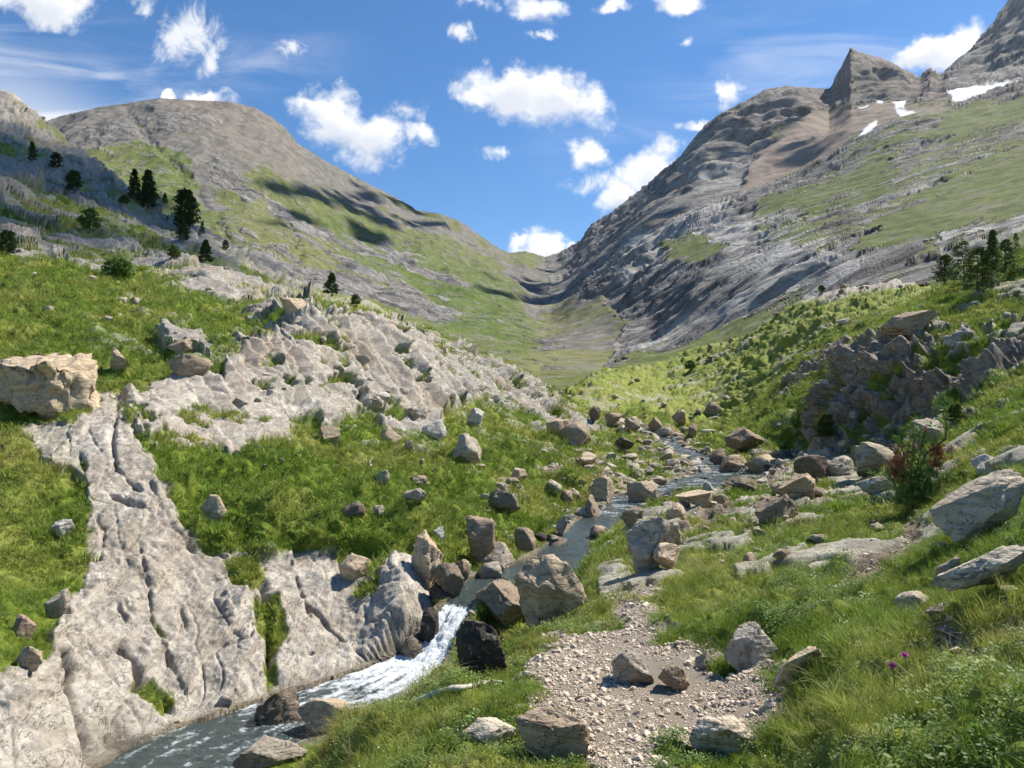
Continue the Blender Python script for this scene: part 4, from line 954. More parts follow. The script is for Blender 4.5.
# ------------------------------------------------------------------ scattered ground cover (nobody could count it)
def mat_leaf(name, a, b, trans=.35, inst=True, rough=.55):
    m, t = new_mat(name)
    if inst:
        tn = t.n('ShaderNodeAttribute', attribute_name='tint', attribute_type='INSTANCER').outputs['Fac']
    else: tn = t.noise(t.n('ShaderNodeNewGeometry').outputs['Position'], 1.2, 3.)
    rn = t.n('ShaderNodeObjectInfo').outputs['Random']
    c = t.mix(tn, a, b); c = t.n('ShaderNodeHueSaturation', {'Color': c, 'Value': t.math('MULTIPLY_ADD', rn, .7, .65), 'Saturation': .95}).outputs[0]
    d = t.n('ShaderNodeBsdfPrincipled', {'Base Color': c, 'Roughness': rough, 'Specular IOR Level': .3}); tr = t.n('ShaderNodeBsdfTranslucent', {'Color': c})
    ms = t.n('ShaderNodeMixShader', {0: trans, 1: d.outputs[0], 2: tr.outputs[0]}); t.n('ShaderNodeOutputMaterial', {'Surface': ms.outputs[0]})
    return m
M_GR = mat_leaf('grass_blade', (.155, .245, .018), (.33, .34, .06))
M_HB = mat_leaf('herb_leaf', (.11, .20, .03), (.20, .27, .05))
M_DRY = mat_leaf('dry_grass', (.24, .22, .085), (.36, .29, .15))
M_WF = mat_leaf('flower_petal', (.8, .8, .74), (.75, .7, .2), .2)
def blade_mesh(r, n, h, wd, spread, lean, seg=3):
    V = []; Fq = []
    for i in range(n):
        a = r.uniform(0, 2*math.pi); d = spread*math.sqrt(r.random()); x0, y0 = d*math.cos(a), d*math.sin(a)
        aa = a+r.uniform(-1.2, 1.2); hh = h*r.uniform(.45, 1.1); ln = lean*r.uniform(.3, 1.4)*hh; wa = r.uniform(0, math.pi); wx, wy = wd/2*math.cos(wa), wd/2*math.sin(wa); b0 = len(V)
        for k in range(seg+1):
            t_ = k/seg; x = x0+math.cos(aa)*ln*t_*t_; y = y0+math.sin(aa)*ln*t_*t_; z = hh*(t_-.25*t_*t_*min(1.4, lean))-.01; w_ = 1-t_**1.6*.92
            V += [(x-wx*w_, y-wy*w_, z), (x+wx*w_, y+wy*w_, z)]
        for k in range(seg): Fq.append((b0+2*k, b0+2*k+1, b0+2*k+3, b0+2*k+2))
    return np.array(V), np.array(Fq)
def herb_mesh(r, n, h, spread, lw):
    V = []; Fq = []
    for i in range(n):
        a = r.uniform(0, 2*math.pi); d = spread*math.sqrt(r.random()); x, y = d*math.cos(a), d*math.sin(a); z = h*r.uniform(.15, 1.)*(1-.4*d/spread)
        L = lw*r.uniform(.6, 1.3)*2.0; w_ = L*.28; aa = a+r.uniform(-1, 1); up = r.uniform(-.2, .9); c, s_ = math.cos(aa), math.sin(aa); b0 = len(V)
        ux, uy, uz = c*math.cos(up), s_*math.cos(up), math.sin(up)
        V += [(x, y, z), (x+ux*L*.5-s_*w_, y+uy*L*.5+c*w_, z+uz*L*.5), (x+ux*L, y+uy*L, z+uz*L*.8), (x+ux*L*.5+s_*w_, y+uy*L*.5-c*w_, z+uz*L*.5)]
        Fq.append((b0, b0+1, b0+2, b0+3))
    return np.array(V), np.array(Fq)
protos = bpy.data.collections.new('ground_cover_sources')
def proto(name, V, Fq, mat):
    o = mesh_np(name, V, Fq, mat, smooth=False); COL.objects.unlink(o); protos.objects.link(o); return o
r0 = random.Random(2)
PL = []
for i in range(3): PL.append((*blade_mesh(r0, 26, .10, .0042, .07, .7), M_GR))        # 0-2 turf
PL.append((*blade_mesh(r0, 30, .17, .0042, .06, .9, 4), M_GR))                         # 3 long
PL.append((*blade_mesh(r0, 20, .20, .0035, .07, 1.1, 4), M_DRY))                      # 4 dry
PL.append((*herb_mesh(r0, 60, .08, .10, .009), M_HB))                                 # 5 herb
PL.append((*herb_mesh(r0, 44, .06, .08, .0125), M_HB))                                 # 6 herb, broad
PL.append((*blade_mesh(r0, 24, .12, .012, .13, .6, 2), M_GR))                         # 7 coarse far turf
PL.append((*blade_mesh(r0, 24, .15, .014, .11, .9, 2), M_GR))                         # 8
V_, F_ = herb_mesh(r0, 14, .13, .10, .006); V_[:, 2] += .03; PL.append((V_, F_, M_WF))  # 9 flowers
for i, (a_, b_, c_) in enumerate(PL): proto('tuft_%02d' % i, a_, b_, c_)
pebbles = bpy.data.collections.new('pebble_sources')
for i in range(6):
    V, Fc = boulder_data(900+i, 2, planes=8); V[:, 2] -= .35
    o = mesh_np('pebble_%d' % i, V*np.array([1, .8, .6]), Fc, M_ROCK, smooth=False); COL.objects.unlink(o); pebbles.objects.link(o)

def gn_scatter(name, pts, rot, scl, idx, tint, coll, label):
    me = bpy.data.meshes.new(name); me.vertices.add(len(pts)); me.vertices.foreach_set('co', pts.astype(f32).ravel())
    for nme, typ, fld, arr in (('rot', 'FLOAT_VECTOR', 'vector', rot), ('scl', 'FLOAT', 'value', scl), ('pidx', 'INT', 'value', idx), ('tint', 'FLOAT', 'value', tint)):
        at_ = me.attributes.new(nme, typ, 'POINT'); at_.data.foreach_set(fld, np.ascontiguousarray(arr, dtype=np.int32 if typ == 'INT' else f32).ravel())
    me.update(); o = bpy.data.objects.new(name, me); COL.objects.link(o)
    gt = bpy.data.node_groups.new(name+'_nodes', 'GeometryNodeTree'); gt.interface.new_socket('Geometry', in_out='INPUT', socket_type='NodeSocketGeometry'); gt.interface.new_socket('Geometry', in_out='OUTPUT', socket_type='NodeSocketGeometry')
    N = gt.nodes.new; L = gt.links.new
    gi = N('NodeGroupInput'); go = N('NodeGroupOutput'); ci = N('GeometryNodeCollectionInfo'); ci.inputs['Collection'].default_value = coll; ci.inputs['Separate Children'].default_value = True; ci.inputs['Reset Children'].default_value = True
    ip = N('GeometryNodeInstanceOnPoints'); ip.inputs['Pick Instance'].default_value = True
    def na(n_, ty):
        a = N('GeometryNodeInputNamedAttribute'); a.data_type = ty; a.inputs['Name'].default_value = n_; return a.outputs['Attribute']
    er = N('FunctionNodeEulerToRotation'); L(na('rot', 'FLOAT_VECTOR'), er.inputs[0])
    L(gi.outputs[0], ip.inputs['Points']); L(ci.outputs[0], ip.inputs['Instance']); L(na('pidx', 'INT'), ip.inputs['Instance Index']); L(er.outputs[0], ip.inputs['Rotation']); L(na('scl', 'FLOAT'), ip.inputs['Scale'])
    L(ip.outputs[0], go.inputs[0])
    md = o.modifiers.new('scatter', 'NODES'); md.node_group = gt
    tag(o, label, kind='stuff'); return o

# candidate faces of the near ground
P4 = Pn[Fn]; cen = P4.mean(1); e1 = P4[:, 2]-P4[:, 0]; e2 = P4[:, 3]-P4[:, 1]; cr = np.cross(e1, e2); area = np.linalg.norm(cr, axis=1)*.5; fnrm = cr/(2*area[:, None]+1e-12); fnrm[fnrm[:, 2] < 0] *= -1
fg = grass[Fn[:, 0]]; fY = cen[:, 1]; fxp = CX+F*cen[:, 0]/fY
inview = (fxp > -60) & (fxp < 1090) & (fY > 1.6) & (fY < 70)
fpyc = HOR-F*(cen[:, 2]-CAMZ)/fY
inview &= fpyc < 830
dens = 520*np.minimum(1, 4.5/fY)**1.55*sst(.35, .7, fg)*inview*np.clip(area/(area+1e-9), 0, 1)
dens *= sst(.1, .35, fnrm[:, 2])*.75+.25
expct = dens*area
rg = np.random.default_rng(21)
cnt = np.floor(expct+rg.random(len(expct))).astype(int)
fi = np.repeat(np.arange(len(cnt)), np.minimum(cnt, 40)); n = len(fi)
a = rg.random((n, 1)); b = rg.random((n, 1)); q = P4[fi]
pts = q[:, 0]*(1-a)*(1-b)+q[:, 1]*a*(1-b)+q[:, 2]*a*b+q[:, 3]*(1-a)*b
Y = pts[:, 1]
tn = np.clip(dry[Fn[fi, 0]]+rg.normal(size=n)*.16, 0, 1)
patch = fbm(pts.astype(f32), 1.1, 3, .6, seed=90.); patch2 = fbm(pts.astype(f32), .45, 3, .6, seed=91.)
u = rg.random(n)
idx = rg.integers(0, 3, n)
idx = np.where((patch > .2) & (u < .35), 3, idx); idx = np.where((patch < -.2) & (u < .5), rg.integers(5, 7, n), idx)
idx = np.where((tn > .68) & (u > .88), 4, idx); idx = np.where((u > .985) & (Y < 14), 9, idx)
idx = np.where((Y > 11) & (u < .8), rg.integers(7, 9, n), idx)
scl = (.50+.25*np.clip(Y/6, 0, 1)+.028*np.clip(Y-6, 0, 40))*rg.uniform(.6, 1.3, n)*(1+.45*np.clip(patch2, -.8, 1.))
rot = np.zeros((n, 3)); rot[:, 2] = rg.uniform(0, 6.28, n); rot[:, 0] = -fnrm[fi, 1]*.6; rot[:, 1] = fnrm[fi, 0]*.6
# eulers are XYZ: lean first, so spin about the leaned axis is only approximate
gn_scatter('grass', pts, rot, scl, idx, tn, protos, 'green and straw coloured alpine grass with small herbs and flowers')
print('grass tufts', n, time.time()-T0)
fp_ = np.maximum.reduce([m_path[Fn[:, 0]]*1.0, m_dirt[Fn[:, 0]]*.3, m_bed[Fn[:, 0]]*.3*(fY > 20)])
ex = fp_*inview*(fY < 45)*sst(-.6, .1, fbm(cen.astype(f32), .7, 3, .6, seed=95.))*6800*np.minimum(1, 5/fY)**1.8*area
cnt = np.floor(ex+rg.random(len(ex))).astype(int); fi = np.repeat(np.arange(len(cnt)), np.minimum(cnt, 30)); n = len(fi)
a = rg.random((n, 1)); b = rg.random((n, 1)); q = P4[fi]; pts = q[:, 0]*(1-a)*(1-b)+q[:, 1]*a*(1-b)+q[:, 2]*a*b+q[:, 3]*(1-a)*b
scl = np.clip(.0042*(1-rg.random(n))**-.45, .0035, .038)*(1+.06*np.clip(pts[:, 1]-5, 0, 40))
gn_scatter('gravel', pts, np.stack([rg.uniform(-.4, .4, n), rg.uniform(-.4, .4, n), rg.uniform(0, 6.28, n)], -1), scl*1.5, rg.integers(0, 6, n), rg.random(n), pebbles, 'loose pale gravel and stone chips on the path and stream bed').color = (.78, .64, .49, 1)
sdf = sd_[Fn[:, 0]]
rub = np.maximum(sst(5., 1.5, sdf)*(fY > 13)*9., .22*sst(-.1, .4, fbm(cen.astype(f32), 2.2, 3, .6, seed=97.))*(fY > 9)*(fxp > 150))+.5*(fxp > 520)*(fY > 26)*(fY < 75)*sst(1.35, 1.1, cen[:, 2]/np.maximum(fY, 1)*10+.6)*sst(-.1, .35, fbm(cen.astype(f32), 7., 4, .6, seed=98.))*fg+1.6*(fxp > 600)*(fY > 7)*(fY < 30)*sst(.05, .4, fbm(cen.astype(f32), 1.6, 3, .6, seed=99.))*fg+.8*(m_scat[Fn[:, 0]]*(fY < 45)+m_out[Fn[:, 0]]*.08)*(fY > 12)
ex = rub*(inview | ((fY >= 70) & (fY < 150)))*np.minimum(1, 34/fY)**1.2*area*1.3
cnt = np.floor(ex+rg.random(len(ex))).astype(int); fi = np.repeat(np.arange(len(cnt)), np.minimum(cnt, 6)); n = len(fi)
a = rg.random((n, 1)); b = rg.random((n, 1)); q = P4[fi]; pts = q[:, 0]*(1-a)*(1-b)+q[:, 1]*a*(1-b)+q[:, 2]*a*b+q[:, 3]*(1-a)*b
scl = np.clip(.055*(1-rg.random(n))**-.5, .05, .42)*np.clip(pts[:, 1]/28, .55, 2.2)
gn_scatter('rubble', pts, np.stack([rg.uniform(-.4, .4, n), rg.uniform(-.4, .4, n), rg.uniform(0, 6.28, n)], -1), scl*1.3, rg.integers(0, 6, n), rg.random(n), pebbles, 'uncounted stony rubble scattered through the stream bed, the turf and the outcrops').color = (.54, .46, .36, 1)
print('rubble', n)
for o in pebbles.objects: o.color = (.43, .37, .30, 1)
print('gravel', n, time.time()-T0)

# ------------------------------------------------------------------ pines and shrubs
def mat_bark():
    m, t = new_mat('bark'); pos = t.n('ShaderNodeTexCoord').outputs['Object']
    n_ = t.noise(t.scale(pos, (1, 1, .2)), 20., 4.); finish(m, t, t.mix(n_, (.05, .035, .025), (.20, .15, .11)), .9, n_, .6, .02); return m
M_BARK = mat_bark()
M_NEED = mat_leaf('pine_needles', (.04, .078, .02), (.08, .13, .034), .2, False, .6)
M_NEED2 = mat_leaf('bush_needles', (.07, .13, .025), (.13, .20, .04), .2, False)
M_CL = mat_leaf('clump_needles', (.07, .12, .03), (.14, .20, .05), .28, False)
M_DEAD = mat_leaf('dead_needles', (.17, .05, .022), (.26, .10, .045), .15, False)
M_LUSH = mat_leaf('lush_leaves', (.09, .15, .02), (.17, .22, .035), .3, False)
def tube(path, rad, k=6):
    V = []; Fq = []; n = len(path)
    for i, (p, r_) in enumerate(zip(path, rad)):
        d = Vector(path[min(i+1, n-1)])-Vector(path[max(i-1, 0)]); d.normalize(); s_ = d.cross(Vector((.3, .9, .2))); s_.normalize(); u_ = d.cross(s_)
        for j in range(k):
            a_ = 2*math.pi*j/k; V.append(Vector(p)+s_*math.cos(a_)*r_+u_*math.sin(a_)*r_)
    for i in range(n-1):
        for j in range(k): Fq.append((i*k+j, i*k+(j+1) % k, (i+1)*k+(j+1) % k, (i+1)*k+j))
    return [tuple(v) for v in V], Fq
def spray(V, Fq, p, d, L, r, n=7, w=.1):
    """a twig of needles: thin quads fanned round direction d"""
    for i in range(n):
        a = Vector((r.gauss(0, .55), r.gauss(0, .55), r.gauss(0, .45)))+d; a.normalize(); s_ = a.cross(Vector((r.gauss(0, 1), r.gauss(0, 1), r.gauss(0, 1)))); s_.normalize()
        l = L*r.uniform(.6, 1.1); b0 = len(V); q = p+a*l; m_ = p+a*l*.5
        V += [tuple(p), tuple(m_+s_*L*w), tuple(q), tuple(m_-s_*L*w)]; Fq.append((b0, b0+1, b0+2, b0+3))
def conifer_data(seed, h, r_, n, base=.05, shape='cone', L=.3, nn=6, w=.12):
    r = random.Random(seed); V = []; Fq = []; tv = []; tf = []
    lean = r.uniform(-.04, .04)*h
    path = [(lean*(k/8)**2+r.gauss(0, .006)*h, r.gauss(0, .006)*h, h*k/8*.97-.05*h) for k in range(9)]; rad = [h*.022*(1-k/8.6)+.004 for k in range(9)]
    tv, tf = tube(path, rad)
    def prof(t_):
        if shape == 'cone': return (1-t_)**.75*(.55+.45*min(1, t_*6+.3))
        if shape == 'oval': return math.sqrt(max(0, 1-((t_-.38)/.64)**2))
        return math.sqrt(max(0, 1-((t_-.2)/.82)**2))
    for b in range(n):
        t_ = base+(1-base)*(r.random()**.9); z = h*t_; R_ = r_*prof(t_)*r.uniform(.55, 1.12); a = r.uniform(0, 6.283)
        tl = b/n
        d = Vector((math.cos(a), math.sin(a), .25 if shape != 'bush' else .8)); d.normalize()
        x0 = lean*t_*t_
        br0 = len(tv); pth = [(x0, 0, z-.1*R_), (x0+math.cos(a)*R_*.5, math.sin(a)*R_*.5, z-.04*R_), (x0+math.cos(a)*R_*.95, math.sin(a)*R_*.95, z+.10*R_)]
        if b % 3 == 0:
            bv, bf = tube(pth, [h*.006, h*.004, h*.002], 4); tv += bv; tf += [tuple(i+br0 for i in f) for f in bf]
        for k in range(4):
            s_ = r.uniform(.35, 1.) if R_ > .1 else 1.
            p = Vector((x0+math.cos(a+r.gauss(0, .12))*R_*s_, math.sin(a+r.gauss(0, .12))*R_*s_, z+R_*.12*s_*s_-.03*h*s_))
            spray(V, Fq, p, d, L*r.uniform(.7, 1.2), r, nn, w)
    spray(V, Fq, Vector((lean, 0, h*.93)), Vector((0, 0, 1.6)), L*1.2, r, 10, w)
    return V, Fq, tv, tf
_cd = {}
def conifer(px_, base, hpx, wpx, label, shape='cone', seed=1, cat='pine tree', name='pine_tree', group='pines on the left slope', mat=None, n=150, near_=False, dy=0.):
    p = at(px_, base-1)
    y = p.y+dy; H = hpx*y/F*.93; Wd = wpx*y/F*.5*.86
    key = (seed, shape, n, near_)
    if key not in _cd:
        V, Fq, tv, tf = conifer_data(seed, H, Wd, n, shape=shape, L=(.16 if near_ else .2)*max(Wd*1.3, H*.3), nn=8 if near_ else 7, w=.10 if near_ else .17)
        _cd[key] = (H, Wd, V, Fq, tv, tf)
    H0, W0, V, Fq, tv, tf = _cd[key]
    root = bpy.data.objects.new(name, None); COL.objects.link(root); root.location = (p.x*y/p.y, y, p.z-.05); root.rotation_euler.z = seed*1.3
    root.scale = (Wd/W0, Wd/W0, H/H0)
    mesh_np('trunk', tv, tf, M_BARK, parent=root); mesh_np('crown', V, Fq, mat or M_NEED, smooth=False, parent=root)
    tag(root, label, cat, group); return root
conifer(33,161,22,13,'thin sparse pine highest and farthest left on the slope',seed=1)
conifer(56,168,17,14,'small dark pine just below the thin sparse one',seed=2,shape='bush')
conifer(75,188,21,20,'bushy dark pine on the grass strip above the tall pair',seed=3,shape='bush')
conifer(138,198,34,20,'left and lower of the two tall pines standing together on the ridge',seed=4,n=190)
conifer(150,208,41,27,'right and taller of the two tall pines standing together on the ridge',seed=5,n=240)
conifer(184,226,41,29,'broad dense dark pine alone right of the tall pair',seed=6,shape='oval',n=260)
conifer(169,204,11,8,'tiny pine between the tall pair and the broad dense pine',seed=7)
conifer(202,233,13,8,'slim little pine at the foot of the broad dense pine',seed=8)
conifer(187,238,16,16,'small round pine under the broad dense pine',seed=9,shape='oval')
conifer(206,260,24,20,'medium cone shaped pine among the rocks below the ridge',seed=10)
conifer(226,247,9,8,'tiny dark pine on the ridge right of the medium cone shaped one',seed=11,shape='oval')
conifer(331,292,23,21,'lone triangular pine on the crest near the leaning tan block',seed=12)
conifer(126,202,8,12,'low dark bush left of the tall pair of pines',seed=13,shape='bush',cat='shrub',name='dwarf_pine')
conifer(91,230,22,24,'loose dwarf pine in the green strip between two rock bands',seed=14,shape='bush',cat='shrub',name='dwarf_pine',mat=M_NEED2)
conifer(6,252,24,26,'dark dwarf pine cut by the left edge of the picture',seed=15,shape='bush',cat='shrub',name='dwarf_pine')
conifer(117,277,20,34,'wide low dwarf pine on the lower rock band above the meadow',seed=16,shape='bush',cat='shrub',name='dwarf_pine',n=180,mat=M_NEED2)
conifer(174,259,14,16,'faint thin dwarf pine in the rocks left of the medium pine',seed=17,shape='bush',cat='shrub',name='dwarf_pine',mat=M_NEED2)
conifer(355,303,12,13,'brownish little bush right of the lone triangular pine',seed=18,shape='bush',cat='shrub',name='dwarf_pine',mat=M_NEED2)
G2 = 'pines of the clump on the right slope'
conifer(944,284,30,26,'lowest leftmost pine of the right clump',seed=21,shape='bush',group=G2,mat=M_CL,n=220,near_=True)
conifer(962,290,54,30,'thick bushy pine second from the left in the right clump',seed=22,shape='oval',group=G2,mat=M_CL,n=200,near_=True)
conifer(977,292,48,34,'broad pine in the middle front of the right clump',seed=23,shape='bush',group=G2,mat=M_CL,n=200,near_=True)
conifer(992,284,62,28,'tallest pine of the right clump with a pointed top',seed=24,mat=M_CL,group=G2,n=300,near_=True)
conifer(1003,272,38,28,'rounded pine at the right side of the right clump',seed=25,shape='bush',group=G2,mat=M_CL,n=180,near_=True)
conifer(1017,254,24,12,'small separate pine just right of the right clump',seed=26,group=G2,near_=True)
G3 = 'small bushes on the right bank'
conifer(825,438,26,24,'bright yellow green bush growing at the foot of the tall cliff',seed=31,shape='bush',cat='bush',name='bush',group=G3,mat=M_LUSH,near_=True,n=300)
conifer(955,420,20,24,'green bush below the turf overhang at the right of the cliff',seed=32,shape='bush',cat='bush',name='bush',group=G3,mat=M_LUSH,near_=True,n=300)
conifer(690,367,9,14,'small dark bush on the far green slope above the upper stream',seed=33,shape='bush',cat='bush',name='bush',group=G3,mat=M_NEED2)
conifer(820,290,7,9,'tiny dark bush standing on the scree crest',seed=34,shape='bush',cat='bush',name='bush',group=G3)

def dying_pine():
    p = at(915, 508); y = p.y; s = y/F
    root = bpy.data.objects.new('dwarf_pine', None); COL.objects.link(root); root.location = (p.x, y, p.z)
    tag(root, 'half dead dwarf pine with red brown and green needles on the right bank', 'shrub')
    r = random.Random(77)
    def w(x, yy, d=0.): return Vector(((x-915)*s, d, (508-yy)*s))
    stems = [([(915,508),(918,480),(925,455),(946,440),(948,425),(944,412),(946,398)], .022), ([(912,508),(915,470),(920,440),(922,425)], .016), ([(910,505),(902,480),(905,455),(900,440)], .014), ([(918,505),(928,480),(934,460),(930,440)], .014), ([(905,505),(898,492),(895,475)], .012), ([(920,505),(936,492),(945,478)], .012), ([(912,500),(910,470),(912,440),(910,425)], .012)]
    V = []; Fq = []; G = ([], []); D_ = ([], [])
    for k, (pts, rad) in enumerate(stems):
        dd = r.uniform(-.15, .15)
        pa = [w(x, yy, dd*i/len(pts)) for i, (x, yy) in enumerate(pts)]
        v, f = tube(pa, [rad*(1-.8*i/len(pa)) for i in range(len(pa))]); b = len(V); V += v; Fq += [tuple(i+b for i in q) for q in f]
        for i in range(len(pa)-1):
            for j in range(16):
                t_ = r.random(); q = pa[i].lerp(pa[i+1], t_)+Vector((r.gauss(0, .04), r.gauss(0, .07), r.gauss(0, .04)))
                d = Vector((r.gauss(0, .7), r.gauss(0, .7), .8)); xx = 915+q.x/s; zz = 508-q.z/s
                if k == 0 and 415 < zz < 470: 
                    if r.random() < .75: continue
                dead = (xx < 908 and 448 < zz < 482) or (928 < xx < 945 and 448 < zz < 470 and r.random() < .85) or r.random() < .06
                T = D_ if dead else G
                spray(T[0], T[1], q, d, .12, r, 10, .06)
    for j in range(330):      # the low green mat
        q = w(r.gauss(918, 17), r.uniform(472, 508), r.gauss(0, .18)); spray(G[0], G[1], q, Vector((r.gauss(0, .6), r.gauss(0, .6), .8)), .12, r, 9, .045)
    for j in range(90):
        q = w(r.gauss(897, 5), r.gauss(468, 8), r.gauss(0, .07)); spray(D_[0], D_[1], q, Vector((r.gauss(0, .6), r.gauss(0, .6), .8)), .10, r, 9, .045)
    for j in range(60):
        q = w(r.gauss(938, 5), r.gauss(458, 8), r.gauss(0, .07)); spray(D_[0], D_[1], q, Vector((r.gauss(0, .6), r.gauss(0, .6), .8)), .10, r, 9, .045)
    mesh_np('stem', V, Fq, M_BARK, parent=root); mesh_np('green_needles', G[0], G[1], M_NEED2, smooth=False, parent=root); mesh_np('dead_needles', D_[0], D_[1], M_DEAD, smooth=False, parent=root)
dying_pine()
def branch():
    pts = [(368,724),(392,716),(420,704),(455,692),(490,686),(503,688)]
    P_ = [at(x, y)+Vector((0, 0, .03)) for x, y in pts]
    P_ = [Vector(v) for v in pchip(np.arange(len(P_)), np.array([tuple(v) for v in P_]), np.linspace(0, len(P_)-1, 30))]
    v, f = tube([tuple(q) for q in P_], [.022*(1-.6*abs(i/29-.45))*(1+.15*math.sin(i*1.9)) for i in range(30)], 8)
    m, t = new_mat('bleached_wood'); n_ = t.noise(t.scale(t.n('ShaderNodeTexCoord').outputs['Object'], (8, 8, 8)), 2., 4.)
    finish(m, t, t.mix(n_, (.40, .36, .29), (.62, .58, .50)), .8, n_, .5, .01)
    o = mesh_np('fallen_branch', v, f, m); tag(o, 'long bleached pale branch lying in the foreground grass above the stream', 'branch')
branch()
def thistle(px_, py_, seed):
    p = at(px_, py_+14); h = max(.12, 14*p.y/F); r = random.Random(seed)
    root = bpy.data.objects.new('flower', None); COL.objects.link(root); root.location = p
    v, f = tube([(0, 0, -.02), (.008, 0, h*.5), (0, .006, h)], [.003, .0025, .002], 5); mesh_np('stem', v, f, M_HB, parent=root)
    V = []; Fq = []
    for i in range(60):
        d = Vector((r.gauss(0, 1), r.gauss(0, 1), r.uniform(-.1, 1.4))); d.normalize(); spray(V, Fq, Vector((0, 0, h)), d, .022, r, 1, .16)
    mesh_np('bloom', V, Fq, M_PINK, smooth=False, parent=root); return root
M_PINK = mat_leaf('pink_petal', (.42, .06, .30), (.55, .12, .42), .3, False)
tag(thistle(893, 682, 1), 'lower purple flower head in the right foreground grass', 'flower', 'purple flowers')
tag(thistle(905, 669, 2), 'upper purple flower head in the right foreground grass', 'flower', 'purple flowers')
print('plants', time.time()-T0)
m_cl, t = new_mat('cloud_white'); finish(m_cl, t, (.9, .9, .92), 1.)
def cloud(cx, cy, cz, lobes, label):  # clouds out of view, put between sun and ground for their shadows
    V0, F0 = ICO[3]; V = []; Fq = []; b = 0; amp = min(38, .3*sum(l[3] for l in lobes)/len(lobes)); r = random.Random(int(cx))
    for (x, y, z, a_, b_, c_) in lobes:
        q = V0*np.array([a_, b_, c_])+np.array([x, y, z]); q[:, 2] = np.maximum(q[:, 2], -30)
        q += V0*(fbm((q/1.).astype(f32), 3.2*amp, 4, .6)*amp)[:, None]
        V.append(q); Fq.append(F0+b); b += len(q)
    o = mesh_np('cloud', np.concatenate(V)+np.array([cx, cy, cz]), np.concatenate(Fq), m_cl); tag(o, label, kind='stuff')
def over(px_, py_, y, alt=2350.):  # spot toward the sun from which a cloud shades the given ground point
    p = Vector(((px_-CX)/F*y, y, CAMZ-(py_-HOR)/F*y)); q = p+sd_sun*((alt-p.z)/sd_sun.z); return q
SUN_AZ, SUN_EL = math.radians(62), math.radians(52)
sd_sun = Vector((math.sin(SUN_AZ)*math.cos(SUN_EL), math.cos(SUN_AZ)*math.cos(SUN_EL), math.sin(SUN_EL)))
q = over(75, 205, 105); r = random.Random(8); lb = []
for k in range(46):  # unseen cloud, its lobes spaced with gaps to dapple shade on the pine slope
    dy_ = r.uniform(-44, 110); lb.append((-.45*dy_+r.uniform(-50, 22), dy_, r.uniform(-15, 25), r.uniform(8, 19), r.uniform(8, 19), r.uniform(6, 11)))
cloud(q.x, q.y, q.z, lb, 'unseen cloud set sunward, in small lobes that dapple the slope of the pines with shade')
def broken(px_, py_, y, n, sx_, sy_, rot, rad, label, seed):  # unseen cloud split into lobes so its cast shade has soft edges
    q = over(px_, py_, y); r = random.Random(seed); lb = []; c, s_ = math.cos(rot), math.sin(rot)
    for k in range(n):
        a, b = r.gauss(0, sx_), r.gauss(0, sy_); R_ = r.uniform(.5, 1.1)*rad
        lb.append((a*c-b*s_, a*s_+b*c, r.uniform(-20, 40), R_, R_*r.uniform(.8, 1.5), R_*.6))
    cloud(q.x, q.y, q.z, lb, label)
broken(345, 228, 1150, 40, 48, 190, .1, 24, 'unseen cloud set sunward, broken up to shade the left mountain flank softly', 3)
broken(725, 150, 1450, 26, 90, 130, 0, 27, 'unseen cloud set sunward, broken up to shade the right mountain shoulder', 4)
broken(585, 262, 1050, 24, 60, 120, .2, 26, 'unseen cloud set sunward, broken up to shade the head of the valley', 5)
broken(150, 190, 600, 16, 16, 38, 0, 11, 'small unseen cloud set sunward to shade the foot of the left mountain', 6)
print('clouds', time.time()-T0)
# ------------------------------------------------------------------ camera, light, sky
SUN_AZ, SUN_EL = math.radians(62), math.radians(52)       # azimuth from the view direction towards the right
sd = Vector((math.sin(SUN_AZ)*math.cos(SUN_EL), math.cos(SUN_AZ)*math.cos(SUN_EL), math.sin(SUN_EL)))
cam = bpy.data.objects.new('camera', bpy.data.cameras.new('camera')); COL.objects.link(cam)
cam.location = (0, 0, CAMZ); cam.rotation_euler = (math.radians(90), 0, 0)
cam.data.lens = 36*F/1024; cam.data.sensor_width = 36; cam.data.shift_y = (HOR-384)/1024; cam.data.clip_end = 20000; cam.data.clip_start = .05
SC.camera = cam
sun = bpy.data.objects.new('sun', bpy.data.lights.new('sun', 'SUN')); COL.objects.link(sun)
sun.data.energy = 5.0; sun.data.angle = math.radians(.5); sun.data.color = (1., .945, .855)
sun.rotation_euler = sd.to_track_quat('Z', 'Y').to_euler()
world = bpy.data.worlds.new('World'); SC.world = world; world.use_nodes = True
wt = world.node_tree; wt.nodes.clear(); t = NT(wt)
sky = t.n('ShaderNodeTexSky', sky_type='NISHITA', sun_disc=False, sun_elevation=SUN_EL, sun_rotation=SUN_AZ, altitude=1800, air_density=1.0, dust_density=.35, ozone_density=2.2)
g = t.n('ShaderNodeTexCoord').outputs['Generated']
sx, sy, sz = t.n('ShaderNodeSeparateXYZ', {0: g}).outputs
yy = t.math('MAXIMUM', sy, .08)
X_ = t.math('DIVIDE', sx, yy); Z_ = t.math('DIVIDE', sz, yy)
v0 = t.n('ShaderNodeCombineXYZ', {0: X_, 1: Z_, 2: 0.}).outputs[0]
wn = t.n('ShaderNodeVectorMath', {0: t.noise(v0, 14., 5., .6, out='Color'), 1: (.5, .5, .5)}, operation='SUBTRACT').outputs[0]
v1 = t.n('ShaderNodeVectorMath', {0: v0, 1: t.n('ShaderNodeVectorMath', {0: wn, 'Scale': .07}, operation='SCALE').outputs[0]}, operation='ADD').outputs[0]
